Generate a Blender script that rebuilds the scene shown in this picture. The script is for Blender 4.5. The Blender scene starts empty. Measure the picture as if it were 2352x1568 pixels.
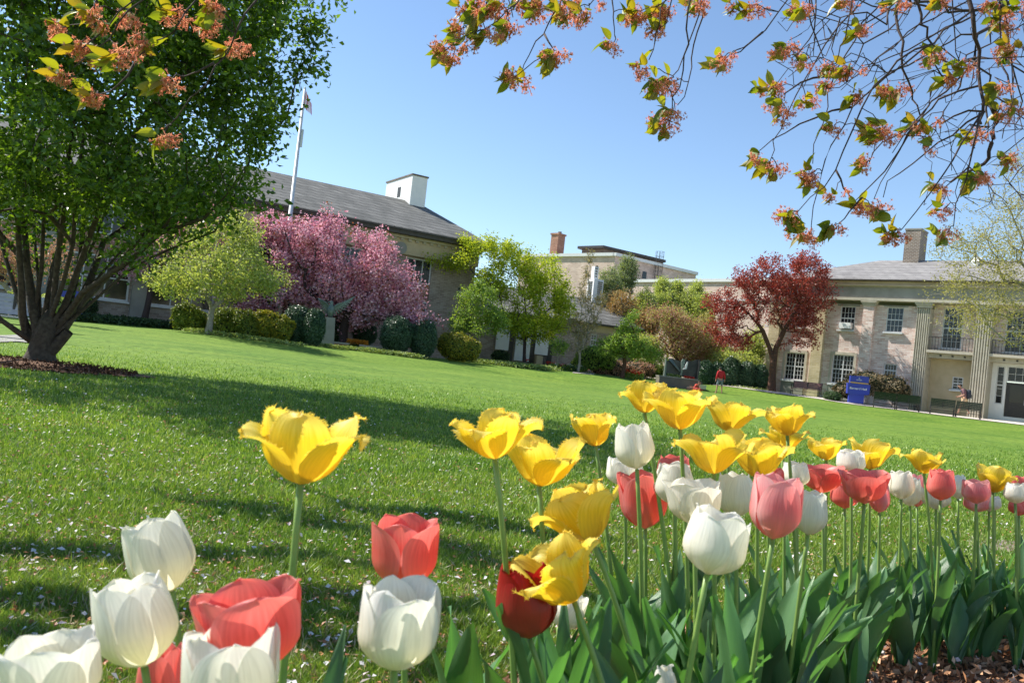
import bpy, math, random
import numpy as np
from mathutils import Vector, Matrix
rnd = random.Random(7); rng = np.random.default_rng(11)
R = math.radians
sc = bpy.context.scene
# ------------------------------------------------------------ camera
CAMZ = 0.65; PITCH = R(1.4); ROLL = R(6.28)
F_ = 1907.0                      # focal length in units of the 2352-wide picture
cp, sp, cr, sr = math.cos(PITCH), math.sin(PITCH), math.cos(ROLL), math.sin(ROLL)
FW = np.array([0, cp, sp]); U0 = np.array([0, -sp, cp]); R0 = np.array([1., 0, 0])
RT = cr * R0 + sr * U0; UP = -sr * R0 + cr * U0
cam_d = bpy.data.cameras.new("camera"); cam = bpy.data.objects.new("camera", cam_d)
sc.collection.objects.link(cam); sc.camera = cam
cam_d.sensor_width = 22.2; cam_d.lens = 18.0; cam_d.clip_start = 0.05; cam_d.clip_end = 2000
cam.matrix_world = Matrix(((RT[0], UP[0], -FW[0], 0), (RT[1], UP[1], -FW[1], 0), (RT[2], UP[2], -FW[2], CAMZ), (0, 0, 0, 1)))
cam_d.dof.use_dof = True; cam_d.dof.focus_distance = 4.5; cam_d.dof.aperture_fstop = 9.0
# ------------------------------------------------------------ sky, sun, exposure
SUN_AZ = (-0.926, 0.378); SUN_EL = R(46)
w = bpy.data.worlds.new("World"); sc.world = w; w.use_nodes = True
nt = w.node_tree; bg = nt.nodes['Background']
sky = nt.nodes.new('ShaderNodeTexSky'); sky.sky_type = 'NISHITA'; sky.sun_disc = False
sky.sun_elevation = SUN_EL; sky.sun_rotation = math.atan2(SUN_AZ[0], SUN_AZ[1])
sky.altitude = 0; sky.air_density = 1.0; sky.dust_density = 0.0; sky.ozone_density = 3.0
nt.links.new(sky.outputs[0], bg.inputs[0]); bg.inputs[1].default_value = 0.115
sd = bpy.data.lights.new("sun", 'SUN'); sd.energy = 5.0; sd.angle = R(0.5); sd.color = (1.0, 0.95, 0.86)
so = bpy.data.objects.new("sun", sd); sc.collection.objects.link(so)
sv = Vector((SUN_AZ[0] * math.cos(SUN_EL), SUN_AZ[1] * math.cos(SUN_EL), math.sin(SUN_EL))).normalized()
so.rotation_euler = sv.to_track_quat('Z', 'Y').to_euler()
sc.view_settings.view_transform = 'Standard'; sc.view_settings.look = 'None'
sc.view_settings.exposure = 0.75; sc.view_settings.gamma = 1.0
sc.cycles.max_bounces = 6; sc.cycles.transparent_max_bounces = 8

# ------------------------------------------------------------ projection helpers (2352 x 1568 picture units)
def ray(px, py):
    d = FW + RT * ((px - 1176) / F_) + UP * ((784 - py) / F_)
    return d
def P(px, py, D):
    d = ray(px, py); k = D / d[1]
    return np.array([d[0] * k, d[1] * k, CAMZ + d[2] * k])
# terrain control points: picture point + distance of the ground seen there
_ctl = [(297, 739, 43), (214, 742, 36), (100, 735, 36), (479, 765, 38), (-150, 715, 36), (640, 785, 41), (750, 796, 43), (850, 806, 46), (1000, 826, 48), (1100, 830, 49),
        (1300, 850, 51), (1428, 864, 51), (1520, 878, 52), (1560, 894, 49), (1610, 899, 48), (1652, 905, 48), (1689, 888, 54), (1772, 898, 54),
        (1900, 915, 51), (2005, 935, 46.5), (2255, 965, 44), (2352, 972, 46), (2600, 1010, 42), (1300, 880, 40), (900, 840, 32), (2000, 960, 35), (40, 779, 17), (400, 790, 22), (1400, 905, 30)]
CT = np.array([P(*c) for c in _ctl] + [[x, y, 0] for y in (-3, 1, 4, 8, 12) for x in (-8, -3, 2, 7)] + [[x, y, .5] for y in (70, 110) for x in (-60, -20, 20, 60)])
def gz(x, y):
    x = np.atleast_1d(np.asarray(x, float)); y = np.atleast_1d(np.asarray(y, float)); out = np.zeros(x.shape)
    for s in range(0, len(x), 20000):
        d2 = (x[s:s+20000, None] - CT[None, :, 0]) ** 2 + (y[s:s+20000, None] - CT[None, :, 1]) ** 2 + 2.0
        wt = d2 ** -1.6; out[s:s+20000] = (wt * CT[:, 2]).sum(1) / wt.sum(1)
    return np.where(y < 12, out * np.clip((y - 6) / 6, 0, 1), out)
def g1(x, y): return float(gz(x, y)[0])
def G(px, py, dmax=70):          # point of the ground seen at a picture point
    d = ray(px, py); k0 = 1.0 / d[1]
    for D in np.geomspace(1.0, dmax, 400):
        k = D / d[1]; z = CAMZ + d[2] * k
        if z <= g1(d[0] * k, D): return np.array([d[0] * k, D, g1(d[0] * k, D)])
    return np.array([d[0] * k, D, g1(d[0] * k, D)])
def Gd(px, D):                   # ground point under picture column px at distance D (column taken at the horizon)
    p = P(px, 831 + .11 * (px - 1176), D); return np.array([p[0], p[1], g1(p[0], p[1])])

# ------------------------------------------------------------ mesh builder
class MB:
    def __init__(s): s.v = []; s.q = []; s.t = []; s.n = 0; s.a = []; s.g = []; s.m = []
    def add(s, v, q=None, t=None, a=None):
        v = np.asarray(v, float).reshape(-1, 3); b = s.n
        s.v.append(v); s.n += len(v)
        if q is not None and len(q): s.q.append(np.asarray(q, int).reshape(-1, 4) + b)
        if t is not None and len(t): s.t.append(np.asarray(t, int).reshape(-1, 3) + b)
        s.a.append(np.zeros((len(v), 2)) if a is None else np.asarray(a, float).reshape(-1, 2)); return s
    def box(s, x0, x1, y0, y1, z0, z1):
        v = [(x, y, z) for z in (z0, z1) for y in (y0, y1) for x in (x0, x1)]
        return s.add(v, q=[(0, 2, 3, 1), (4, 5, 7, 6), (0, 1, 5, 4), (2, 6, 7, 3), (0, 4, 6, 2), (1, 3, 7, 5)])
    def hexa(s, v8):
        return s.add(v8, q=[(0, 3, 2, 1), (4, 5, 6, 7), (0, 1, 5, 4), (1, 2, 6, 5), (2, 3, 7, 6), (3, 0, 4, 7)])
    def tube(s, pts, rad, n=6, cap=True):
        pts = np.asarray(pts, float); k = len(pts); rad = np.broadcast_to(rad, (k,))
        T = np.gradient(pts, axis=0); T /= np.linalg.norm(T, axis=1)[:, None] + 1e-9
        ref = np.array([.31, .17, .93]) if abs(T[0][2]) < .9 else np.array([1., .1, 0])
        A = np.cross(T, ref); A /= np.linalg.norm(A, axis=1)[:, None] + 1e-9; B = np.cross(T, A)
        th = np.arange(n) / n * 2 * math.pi
        ring = pts[:, None] + rad[:, None, None] * (A[:, None] * np.cos(th)[None, :, None] + B[:, None] * np.sin(th)[None, :, None])
        i = np.arange(k - 1)[:, None] * n; j = np.arange(n)[None]; j2 = (j + 1) % n
        q = np.stack([i + j, i + j2, i + n + j2, i + n + j], -1).reshape(-1, 4)
        vv = ring.reshape(-1, 3)
        if cap:
            vv = np.vstack([vv, pts[0], pts[-1]]); c0, c1 = k * n, k * n + 1
            t = [(c0, (a + 1) % n, a) for a in range(n)] + [(c1, (k - 1) * n + a, (k - 1) * n + (a + 1) % n) for a in range(n)]
            return s.add(vv, q=q, t=t)
        return s.add(vv, q=q)
    def lathe(s, prof, c=(0, 0, 0), n=16):
        prof = np.array(prof, float); th = np.arange(n) / n * 2 * math.pi; k = len(prof)
        v = np.stack([prof[:, 0, None] * np.cos(th), prof[:, 0, None] * np.sin(th), np.repeat(prof[:, 1, None], n, 1)], -1) + np.array(c)
        i = np.arange(k - 1)[:, None] * n; j = np.arange(n)[None]; j2 = (j + 1) % n
        return s.add(v.reshape(-1, 3), q=np.stack([i + j, i + j2, i + n + j2, i + n + j], -1).reshape(-1, 4))
    def grid(s, V, a=None, flip=False):   # V (nu, nv, 3)
        nu, nv = V.shape[:2]; i = np.arange(nu - 1)[:, None] * nv; j = np.arange(nv - 1)[None]
        q = np.stack([i + j, i + nv + j, i + nv + j + 1, i + j + 1], -1).reshape(-1, 4)
        return s.add(V.reshape(-1, 3), q=q[:, ::-1] if flip else q, a=a)
    def leaves(s, pos, L, W, up=0.3, droop=0.0, nrm=None, fold=.25):
        """kite-shaped leaves at pos; L, W arrays"""
        n = len(pos); L = np.broadcast_to(L, (n,)) * rng.uniform(.7, 1.25, n); W = np.broadcast_to(W, (n,)) * rng.uniform(.75, 1.2, n)
        N = rng.normal(size=(n, 3)) if nrm is None else nrm + rng.normal(size=(n, 3)) * .55
        N[:, 2] = N[:, 2] + up * 2; N /= np.linalg.norm(N, axis=1)[:, None]
        A = rng.normal(size=(n, 3)); A[:, 2] -= droop; A -= (A * N).sum(1)[:, None] * N; A /= np.linalg.norm(A, axis=1)[:, None]
        B = np.cross(N, A)
        v = np.stack([pos, pos + A * (L * .5)[:, None] + B * (W * .5)[:, None] + N * (W * fold)[:, None], pos + A * L[:, None],
                      pos + A * (L * .5)[:, None] - B * (W * .5)[:, None] + N * (W * fold)[:, None]], 1)
        return s.add(v.reshape(-1, 3), q=np.arange(4 * n).reshape(-1, 4))
    def xform(s, M, off):
        s.v = [vv @ np.asarray(M).T + np.asarray(off) for vv in s.v]; return s
def mesh_of(mb, name, smooth=False, attr=False):
    me = bpy.data.meshes.new(name); V = np.vstack(mb.v) if mb.v else np.zeros((0, 3))
    q = np.vstack(mb.q) if mb.q else np.zeros((0, 4), int); t = np.vstack(mb.t) if mb.t else np.zeros((0, 3), int)
    me.vertices.add(len(V)); me.vertices.foreach_set('co', V.ravel())
    nl = len(q) * 4 + len(t) * 3; me.loops.add(nl); me.polygons.add(len(q) + len(t))
    me.loops.foreach_set('vertex_index', np.concatenate([q.ravel(), t.ravel()]).astype(np.int32))
    me.polygons.foreach_set('loop_start', np.concatenate([np.arange(len(q)) * 4, len(q) * 4 + np.arange(len(t)) * 3]).astype(np.int32))
    me.polygons.foreach_set('use_smooth', np.full(len(q) + len(t), smooth))
    if attr:
        A = me.attributes.new('uvp', 'FLOAT_VECTOR', 'POINT'); a = np.vstack(mb.a)
        A.data.foreach_set('vector', np.hstack([a, np.zeros((len(a), 1))]).ravel())
    me.update(calc_edges=True); me.validate(); return me
def obj(name, mb, mat, parent=None, smooth=False, attr=False, **props):
    me = mesh_of(mb, name, smooth, attr) if isinstance(mb, MB) else mb
    o = bpy.data.objects.new(name, me); sc.collection.objects.link(o)
    if mat is not None:
        me.materials.clear() if len(me.materials) else None
        me.materials.append(mat)
    if parent is not None: o.parent = parent
    for k, v in props.items(): o[k] = v
    return o
def tag(o, label, cat, group=None):
    o['label'] = label; o['category'] = cat
    if group: o['group'] = group
    return o
def thing(name, label, cat, loc=(0, 0, 0), rz=0.0, group=None):
    o = bpy.data.objects.new(name, None); sc.collection.objects.link(o); o.empty_display_size = .2
    o.location = tuple(float(c) for c in loc); o.rotation_euler = (0, 0, rz); return tag(o, label, cat, group)
def copy_tree(o, parent=None):
    c = o.copy(); sc.collection.objects.link(c)
    if parent is not None: c.parent = parent
    for ch in [x for x in bpy.data.objects if x.parent == o]: copy_tree(ch, c)
    return c

# ------------------------------------------------------------ materials
def nodes(name):
    m = bpy.data.materials.new(name); m.use_nodes = True; return m, m.node_tree, m.node_tree.nodes['Principled BSDF']
def mat(name, c1, c2=None, rough=.75, scale=6.0, metal=0.0, bump=0.0, spec=.4, detail=4):
    m, t, b = nodes(name); b.inputs['Roughness'].default_value = rough; b.inputs['Metallic'].default_value = metal
    b.inputs['Specular IOR Level'].default_value = spec
    if c2 is None and not bump: b.inputs['Base Color'].default_value = (*c1, 1); return m
    tc = t.nodes.new('ShaderNodeTexCoord'); nz = t.nodes.new('ShaderNodeTexNoise'); nz.inputs['Scale'].default_value = scale; nz.inputs['Detail'].default_value = detail
    t.links.new(tc.outputs['Object'], nz.inputs['Vector'])
    rp = t.nodes.new('ShaderNodeValToRGB'); rp.color_ramp.elements[0].position = .3; rp.color_ramp.elements[1].position = .7
    rp.color_ramp.elements[0].color = (*c1, 1); rp.color_ramp.elements[1].color = (*(c2 or c1), 1)
    t.links.new(nz.outputs[0], rp.inputs[0]); t.links.new(rp.outputs[0], b.inputs['Base Color'])
    if bump:
        bp = t.nodes.new('ShaderNodeBump'); bp.inputs['Strength'].default_value = bump; bp.inputs['Distance'].default_value = .02
        t.links.new(nz.outputs[0], bp.inputs['Height']); t.links.new(bp.outputs[0], b.inputs['Normal'])
    return m
def brick(name, cols, mortar, bw=.34, bh=.11, rough=.9, rows=True, mort=.012, bump=.35):
    m, t, b = nodes(name); L = t.links.new; b.inputs['Roughness'].default_value = rough; b.inputs['Specular IOR Level'].default_value = .2
    tc = t.nodes.new('ShaderNodeTexCoord'); sx = t.nodes.new('ShaderNodeSeparateXYZ'); L(tc.outputs['Object'], sx.inputs[0])
    ad = t.nodes.new('ShaderNodeMath'); ad.operation = 'ADD'; L(sx.outputs[0], ad.inputs[0]); L(sx.outputs[1], ad.inputs[1])
    cb = t.nodes.new('ShaderNodeCombineXYZ'); L(ad.outputs[0], cb.inputs[0]); L(sx.outputs[2], cb.inputs[1])
    br = t.nodes.new('ShaderNodeTexBrick'); L(cb.outputs[0], br.inputs['Vector']); br.inputs['Scale'].default_value = 1
    br.inputs['Brick Width'].default_value = bw; br.inputs['Row Height'].default_value = bh; br.inputs['Mortar Size'].default_value = mort
    br.inputs['Color1'].default_value = (*cols[0], 1); br.inputs['Color2'].default_value = (*cols[1], 1); br.inputs['Mortar'].default_value = (*mortar, 1)
    nz = t.nodes.new('ShaderNodeTexNoise'); nz.inputs['Scale'].default_value = 1.2; nz.inputs['Detail'].default_value = 5; L(tc.outputs['Object'], nz.inputs['Vector'])
    mp = t.nodes.new('ShaderNodeMapRange'); mp.inputs[1].default_value = .3; mp.inputs[2].default_value = .7; mp.inputs[3].default_value = .82; mp.inputs[4].default_value = 1.15; L(nz.outputs[0], mp.inputs[0])
    mx = t.nodes.new('ShaderNodeMix'); mx.data_type = 'RGBA'; mx.blend_type = 'MULTIPLY'; mx.inputs[0].default_value = 1
    L(br.outputs['Color'], mx.inputs[6]); L(mp.outputs[0], mx.inputs[7]); L(mx.outputs[2], b.inputs['Base Color'])
    if bump:
        bp = t.nodes.new('ShaderNodeBump'); bp.inputs['Strength'].default_value = bump; bp.inputs['Distance'].default_value = .01; bp.invert = True
        L(br.outputs['Fac'], bp.inputs['Height']); L(bp.outputs[0], b.inputs['Normal'])
    return m
def leafmat(name, cols, trans=.35, rough=.5, spec=.35, tcol=None):
    """foliage: one colour per leaf (random per island), light passes through"""
    m, t, b = nodes(name); L = t.links.new; b.inputs['Roughness'].default_value = rough; b.inputs['Specular IOR Level'].default_value = spec
    ge = t.nodes.new('ShaderNodeNewGeometry'); rp = t.nodes.new('ShaderNodeValToRGB'); els = rp.color_ramp.elements
    for i, c in enumerate(cols):
        e = els[i] if i < 2 else els.new(0.5); e.position = i / max(1, len(cols) - 1); e.color = (*c, 1)
    for i, (c, e) in enumerate(zip(cols, sorted(els, key=lambda e: e.position))): pass
    L(ge.outputs['Random Per Island'], rp.inputs[0]); L(rp.outputs[0], b.inputs['Base Color'])
    tr = t.nodes.new('ShaderNodeBsdfTranslucent'); mx = t.nodes.new('ShaderNodeMixShader'); mx.inputs[0].default_value = trans
    tm = t.nodes.new('ShaderNodeMix'); tm.data_type = 'RGBA'; tm.blend_type = 'MULTIPLY'; tm.inputs[0].default_value = 1; tm.inputs[7].default_value = (*(tcol or (1.6, 1.5, .7)), 1)
    L(rp.outputs[0], tm.inputs[6]); L(tm.outputs[2], tr.inputs[0])
    L(b.outputs[0], mx.inputs[1]); L(tr.outputs[0], mx.inputs[2]); L(mx.outputs[0], t.nodes['Material Output'].inputs[0])
    return m
def petalmat(name, ramp, trans=.4, rough=.45, tint=(1, 1, 1), streak=.12, edge=None, vary=(.9, 1.06), vein=14):
    """petal colour runs from base (0) to tip (1) with fine veins along the petal"""
    m, t, b = nodes(name); L = t.links.new; b.inputs['Roughness'].default_value = rough; b.inputs['Specular IOR Level'].default_value = .3
    at = t.nodes.new('ShaderNodeAttribute'); at.attribute_name = 'uvp'; sx = t.nodes.new('ShaderNodeSeparateXYZ'); L(at.outputs['Vector'], sx.inputs[0])
    nz = t.nodes.new('ShaderNodeTexNoise'); nz.inputs['Scale'].default_value = 1; nz.inputs['Detail'].default_value = 3
    mpn = t.nodes.new('ShaderNodeVectorMath'); mpn.operation = 'MULTIPLY'; mpn.inputs[1].default_value = (vein, 2.0, 1); L(at.outputs['Vector'], mpn.inputs[0]); L(mpn.outputs[0], nz.inputs['Vector'])
    ma = t.nodes.new('ShaderNodeMath'); ma.operation = 'MULTIPLY_ADD'; ma.inputs[1].default_value = streak * 2; L(nz.outputs[0], ma.inputs[0]); L(sx.outputs[1], ma.inputs[2])
    rp = t.nodes.new('ShaderNodeValToRGB'); els = rp.color_ramp.elements
    for i, (p, c) in enumerate(ramp):
        e = els[i] if i < 2 else els.new(p); e.position = p; e.color = (*c, 1)
    L(ma.outputs[0], rp.inputs[0]); col = rp.outputs[0]
    if edge:
        ab = t.nodes.new('ShaderNodeMath'); ab.operation = 'ABSOLUTE'; L(sx.outputs[0], ab.inputs[0]); pw = t.nodes.new('ShaderNodeMath'); pw.operation = 'POWER'; pw.inputs[1].default_value = 3.0; L(ab.outputs[0], pw.inputs[0])
        em = t.nodes.new('ShaderNodeMix'); em.data_type = 'RGBA'; em.inputs[7].default_value = (*edge, 1); L(pw.outputs[0], em.inputs[0]); L(col, em.inputs[6]); col = em.outputs[2]
    oi = t.nodes.new('ShaderNodeObjectInfo'); mr = t.nodes.new('ShaderNodeMapRange'); mr.inputs[3].default_value, mr.inputs[4].default_value = vary; L(oi.outputs['Random'], mr.inputs[0])
    vm = t.nodes.new('ShaderNodeMix'); vm.data_type = 'RGBA'; vm.blend_type = 'MULTIPLY'; vm.inputs[0].default_value = 1; L(col, vm.inputs[6]); L(mr.outputs[0], vm.inputs[7]); col = vm.outputs[2]
    sm_ = t.nodes.new('ShaderNodeMapRange'); sm_.inputs[1].default_value = .3; sm_.inputs[2].default_value = .7; sm_.inputs[3].default_value = .90; sm_.inputs[4].default_value = 1.08; L(nz.outputs[0], sm_.inputs[0])
    v2 = t.nodes.new('ShaderNodeMix'); v2.data_type = 'RGBA'; v2.blend_type = 'MULTIPLY'; v2.inputs[0].default_value = 1; L(col, v2.inputs[6]); L(sm_.outputs[0], v2.inputs[7]); col = v2.outputs[2]
    L(col, b.inputs['Base Color'])
    bp = t.nodes.new('ShaderNodeBump'); bp.inputs['Strength'].default_value = .25; bp.inputs['Distance'].default_value = .002; L(nz.outputs[0], bp.inputs['Height']); L(bp.outputs[0], b.inputs['Normal'])
    tr = t.nodes.new('ShaderNodeBsdfTranslucent'); mx = t.nodes.new('ShaderNodeMixShader'); mx.inputs[0].default_value = trans
    tm = t.nodes.new('ShaderNodeMix'); tm.data_type = 'RGBA'; tm.blend_type = 'MULTIPLY'; tm.inputs[0].default_value = 1; tm.inputs[7].default_value = (*tint, 1)
    L(col, tm.inputs[6]); L(tm.outputs[2], tr.inputs[0])
    L(b.outputs[0], mx.inputs[1]); L(tr.outputs[0], mx.inputs[2]); L(mx.outputs[0], t.nodes['Material Output'].inputs[0])
    return m
def glassmat(name, tint, rough=.06):
    m, t, b = nodes(name); b.inputs['Base Color'].default_value = (*tint, 1); b.inputs['Roughness'].default_value = rough; b.inputs['Specular IOR Level'].default_value = .4
    return m
M = dict(
    stone=mat('limestone', (.40, .36, .28), (.50, .46, .37), .85, 3, bump=.15), tan=mat('tan_stone', (.46, .37, .23), (.55, .45, .29), .85, 2.2, bump=.1),
    greystone=mat('grey_stone', (.24, .23, .20), (.31, .30, .27), .85, 2.0), white=mat('white_paint', (.78, .78, .76), (.70, .71, .70), .5, 3),
    frame=mat('window_paint', (.62, .63, .62), (.55, .56, .56), .5, 5), dark=mat('dark_metal', (.025, .024, .022), (.045, .04, .036), .5, 9), greenpaint=mat('bench_green', (.012, .026, .020), (.022, .036, .028), .35, 20),
    gutter=mat('dark_gutter', (.045, .038, .03), (.07, .06, .05), .6, 4), glass=glassmat('window_glass', (.012, .014, .016), .12), bluegl=glassmat('sky_glass', (.02, .03, .04), .03),
    brickB=brick('pink_brick', ((.54, .35, .29), (.74, .61, .55)), (.70, .64, .58)), brickY=brick('buff_brick', ((.44, .36, .20), (.56, .47, .30)), (.55, .48, .34)),
    brickH=brick('brown_brick', ((.25, .19, .155), (.38, .31, .26)), (.40, .36, .31)), brickR=brick('red_brick', ((.30, .13, .08), (.42, .22, .15)), (.40, .32, .26)),
    brickF=brick('far_brick', ((.47, .33, .27), (.58, .44, .37)), (.58, .50, .44), bump=.1), chim=brick('chimney_brick', ((.16, .12, .09), (.26, .19, .14)), (.36, .32, .28), .24, .1, mort=.02),
    roof=brick('slate_roof', ((.135, .135, .125), (.21, .205, .19)), (.07, .07, .062), .5, .26, rough=.8, mort=.022), roofB=brick('grey_shingle_roof', ((.22, .21, .205), (.27, .26, .25)), (.16, .15, .15), .55, .28, rough=.85, mort=.02),
    bark=mat('bark', (.04, .03, .022), (.095, .075, .055), .9, 22, bump=.6), barkl=mat('pale_bark', (.20, .17, .13), (.36, .33, .28), .85, 14, bump=.3), barkd=mat('dark_bark', (.035, .022, .022), (.08, .055, .05), .85, 30, bump=.5),
    barkp=mat('plum_bark', (.13, .055, .03), (.05, .03, .022), .85, 9, bump=.5),
    conc=mat('concrete_path', (.55, .49, .42), (.64, .58, .50), .9, 1.5, bump=.05), paveb=brick('brick_paving', ((.28, .12, .09), (.38, .20, .15)), (.25, .2, .16), .2, .1),
    mulch=mat('mulch', (.06, .032, .02), (.24, .12, .06), .95, 60, bump=1.0), bronze=mat('bronze', (.03, .032, .034), (.07, .07, .07), .38, 3, metal=.6), bronzeg=mat('green_bronze', (.08, .12, .10), (.20, .24, .21), .5, 14, metal=.35),
    plinth=mat('plinth_stone', (.12, .11, .09), (.17, .15, .12), .8, 2), blue=mat('sign_blue', (.035, .055, .36), None, .4), yellow=mat('sign_yellow', (.75, .42, .04), None, .5), signw=mat('sign_white', (.85, .85, .85), None, .5),
    skin=mat('skin', (.45, .24, .16), None, .6), red=mat('red_cloth', (.52, .02, .03), (.42, .015, .02), .8, 12), shorts=mat('grey_cloth', (.22, .25, .27), (.16, .18, .20), .85, 12), khaki=mat('khaki_cloth', (.50, .36, .22), None, .85),
    coral=mat('coral_cloth', (.70, .10, .06), (.6, .08, .05), .8, 10), hair=mat('hair', (.03, .02, .014), None, .7), shirt=mat('maroon_cloth', (.17, .075, .085), (.22, .12, .13), .8, 14), pack=mat('backpack', (.02, .024, .035), (.04, .045, .06), .7, 9),
    silver=mat('silver', (.45, .45, .45), None, .35, metal=.3), tanbag=mat('tan_bag', (.45, .20, .09), (.55, .33, .2), .7, 18), wood=mat('red_brown_wood', (.16, .065, .05), (.24, .11, .09), .5, 12), slat=mat('sheen_grey_slat', (.30, .30, .32), (.38, .38, .40), .35, 8),  # slat: light grey carries the sheen of the bench slats
    pole=mat('painted_pole', (.50, .53, .56), (.60, .62, .64), .4, 3), copper=mat('weathered_panel', (.10, .08, .065), (.17, .14, .11), .7, 2), flagr=mat('flag_red', (.5, .03, .04), None, .8), flagw=mat('flag_white', (.8, .8, .8), None, .8),
)
# ------------------------------------------------------------ picture crops used for reading positions
def C(x0, y0, k): return lambda x, y: ((x0 + x * k) * .6125, (y0 + y * k) * .6125)
c2 = C(0, 600, 1300 / 2352); c3 = C(900, 500, 1100 / 1916); c4 = C(1900, 800, 900 / 2016); c5 = C(2600, 800, 1240 / 2160)
c6 = C(3050, 1000, 450 / 1568); c7 = C(3100, 1350, 740 / 2352); c8 = C(350, 1000, 800 / 2352); c9 = C(2000, 1080, 450 / 2075); c10 = C(1750, 1150, 500 / 2352)
cS = C(2480, 1320, 280 / 2352); cE = C(1150, 1050, 300 / 1568); cR = C(3450, 1300, 390 / 1911); cB = C(0, 1000, 450 / 1568)

class Frame:
    """vertical facade plane: local x along it, y away from the camera, z up from local ground"""
    def __init__(s, px1, D1, px2, D2, z0):
        a = P(px1, 831 + .11 * (px1 - 1176), D1); b = P(px2, 831 + .11 * (px2 - 1176), D2)
        s.o = np.array([a[0], a[1], z0]); d = b[:2] - a[:2]; s.len = float(np.linalg.norm(d)); d = d / s.len
        s.X = np.array([d[0], d[1], 0]); s.Y = np.array([-d[1], d[0], 0]); s.rz = math.atan2(d[1], d[0])
    def hit(s, p, y=0.0):
        d = ray(*p); c = np.array([0, 0, CAMZ]) - s.o
        k = (y - c @ s.Y) / (d @ s.Y); q = c + d * k
        return float(q @ s.X), float(q[2])
    def u(s, p, y=0.0): return s.hit(p, y)[0]
    def z(s, p, y=0.0): return s.hit(p, y)[1]
    def onslope(s, p, y0, z0, slope):          # point where the picture ray meets the roof slope z = z0 + slope*(y-y0)
        d = ray(*p); c = np.array([0, 0, CAMZ]) - s.o
        k = (z0 + slope * (c @ s.Y - y0) - c[2]) / (d[2] - slope * (d @ s.Y)); q = c + d * k
        return float(q @ s.X), float(q @ s.Y), float(q[2])
    def world(s, x, y, z): return s.o + s.X * x + s.Y * y + np.array([0, 0, z])
    def local(s, p): c = np.asarray(p) - s.o; return float(c @ s.X), float(c @ s.Y), float(c[2])

def wall(mb, u0, u1, z0, z1, y, holes, depth=.22):
    """wall sheet with real openings and their reveals"""
    us = sorted({u0, u1, *[h[0] for h in holes], *[h[1] for h in holes]}); zs = sorted({z0, z1, *[h[2] for h in holes], *[h[3] for h in holes]})
    us = [a for a in us if u0 <= a <= u1]; zs = [a for a in zs if z0 <= a <= z1]
    for a, b in zip(us, us[1:]):
        for c, d in zip(zs, zs[1:]):
            mu, mz = (a + b) / 2, (c + d) / 2
            if any(h[0] < mu < h[1] and h[2] < mz < h[3] for h in holes): continue
            mb.add([(a, y, c), (b, y, c), (b, y, d), (a, y, d)], q=[(0, 1, 2, 3)])
    for a, b, c, d in [h[:4] for h in holes]:
        e = y + depth
        mb.add([(a, y, c), (b, y, c), (b, e, c), (a, e, c), (a, y, d), (b, y, d), (b, e, d), (a, e, d)], q=[(0, 3, 2, 1), (4, 5, 6, 7), (0, 4, 7, 3), (1, 2, 6, 5)])
    return mb
def window(par, a, b, c, d, y, cols=4, rows=4, fr=.06, mid=True, glass='glass', name='window', frm='frame', sill=True, mun=.02):
    """sash window: frame with bars, pane and sill"""
    f = MB(); f.box(a, a + fr, y - .05, y + .05, c, d).box(b - fr, b, y - .05, y + .05, c, d)
    f.box(a + fr, b - fr, y - .048, y + .048, d - fr, d).box(a + fr, b - fr, y - .048, y + .048, c, c + fr)
    if mid: f.box(a + fr, b - fr, y - .044, y + .044, (c + d) / 2 - .035, (c + d) / 2 + .035)
    for i in range(1, cols):
        u = a + fr + (b - a - 2 * fr) * i / cols; f.box(u - mun / 2, u + mun / 2, y - .03, y + .03, c + fr, d - fr)
    for i in range(1, rows):
        if mid and i * 2 == rows: continue
        zz = c + fr + (d - c - 2 * fr) * i / rows; f.box(a + fr, b - fr, y - .026, y + .026, zz - mun / 2, zz + mun / 2)
    w = obj(name, f, M[frm], par)
    obj('pane', MB().add([(a, y + .01, c), (b, y + .01, c), (b, y + .012, d), (a, y + .012, d)], q=[(0, 1, 2, 3)]), M[glass], w)
    if sill: obj('sill', MB().box(a - .08, b + .08, y - .32, y + .02, c - .10, c - .004), M['frame'], w)
    return w

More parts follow.
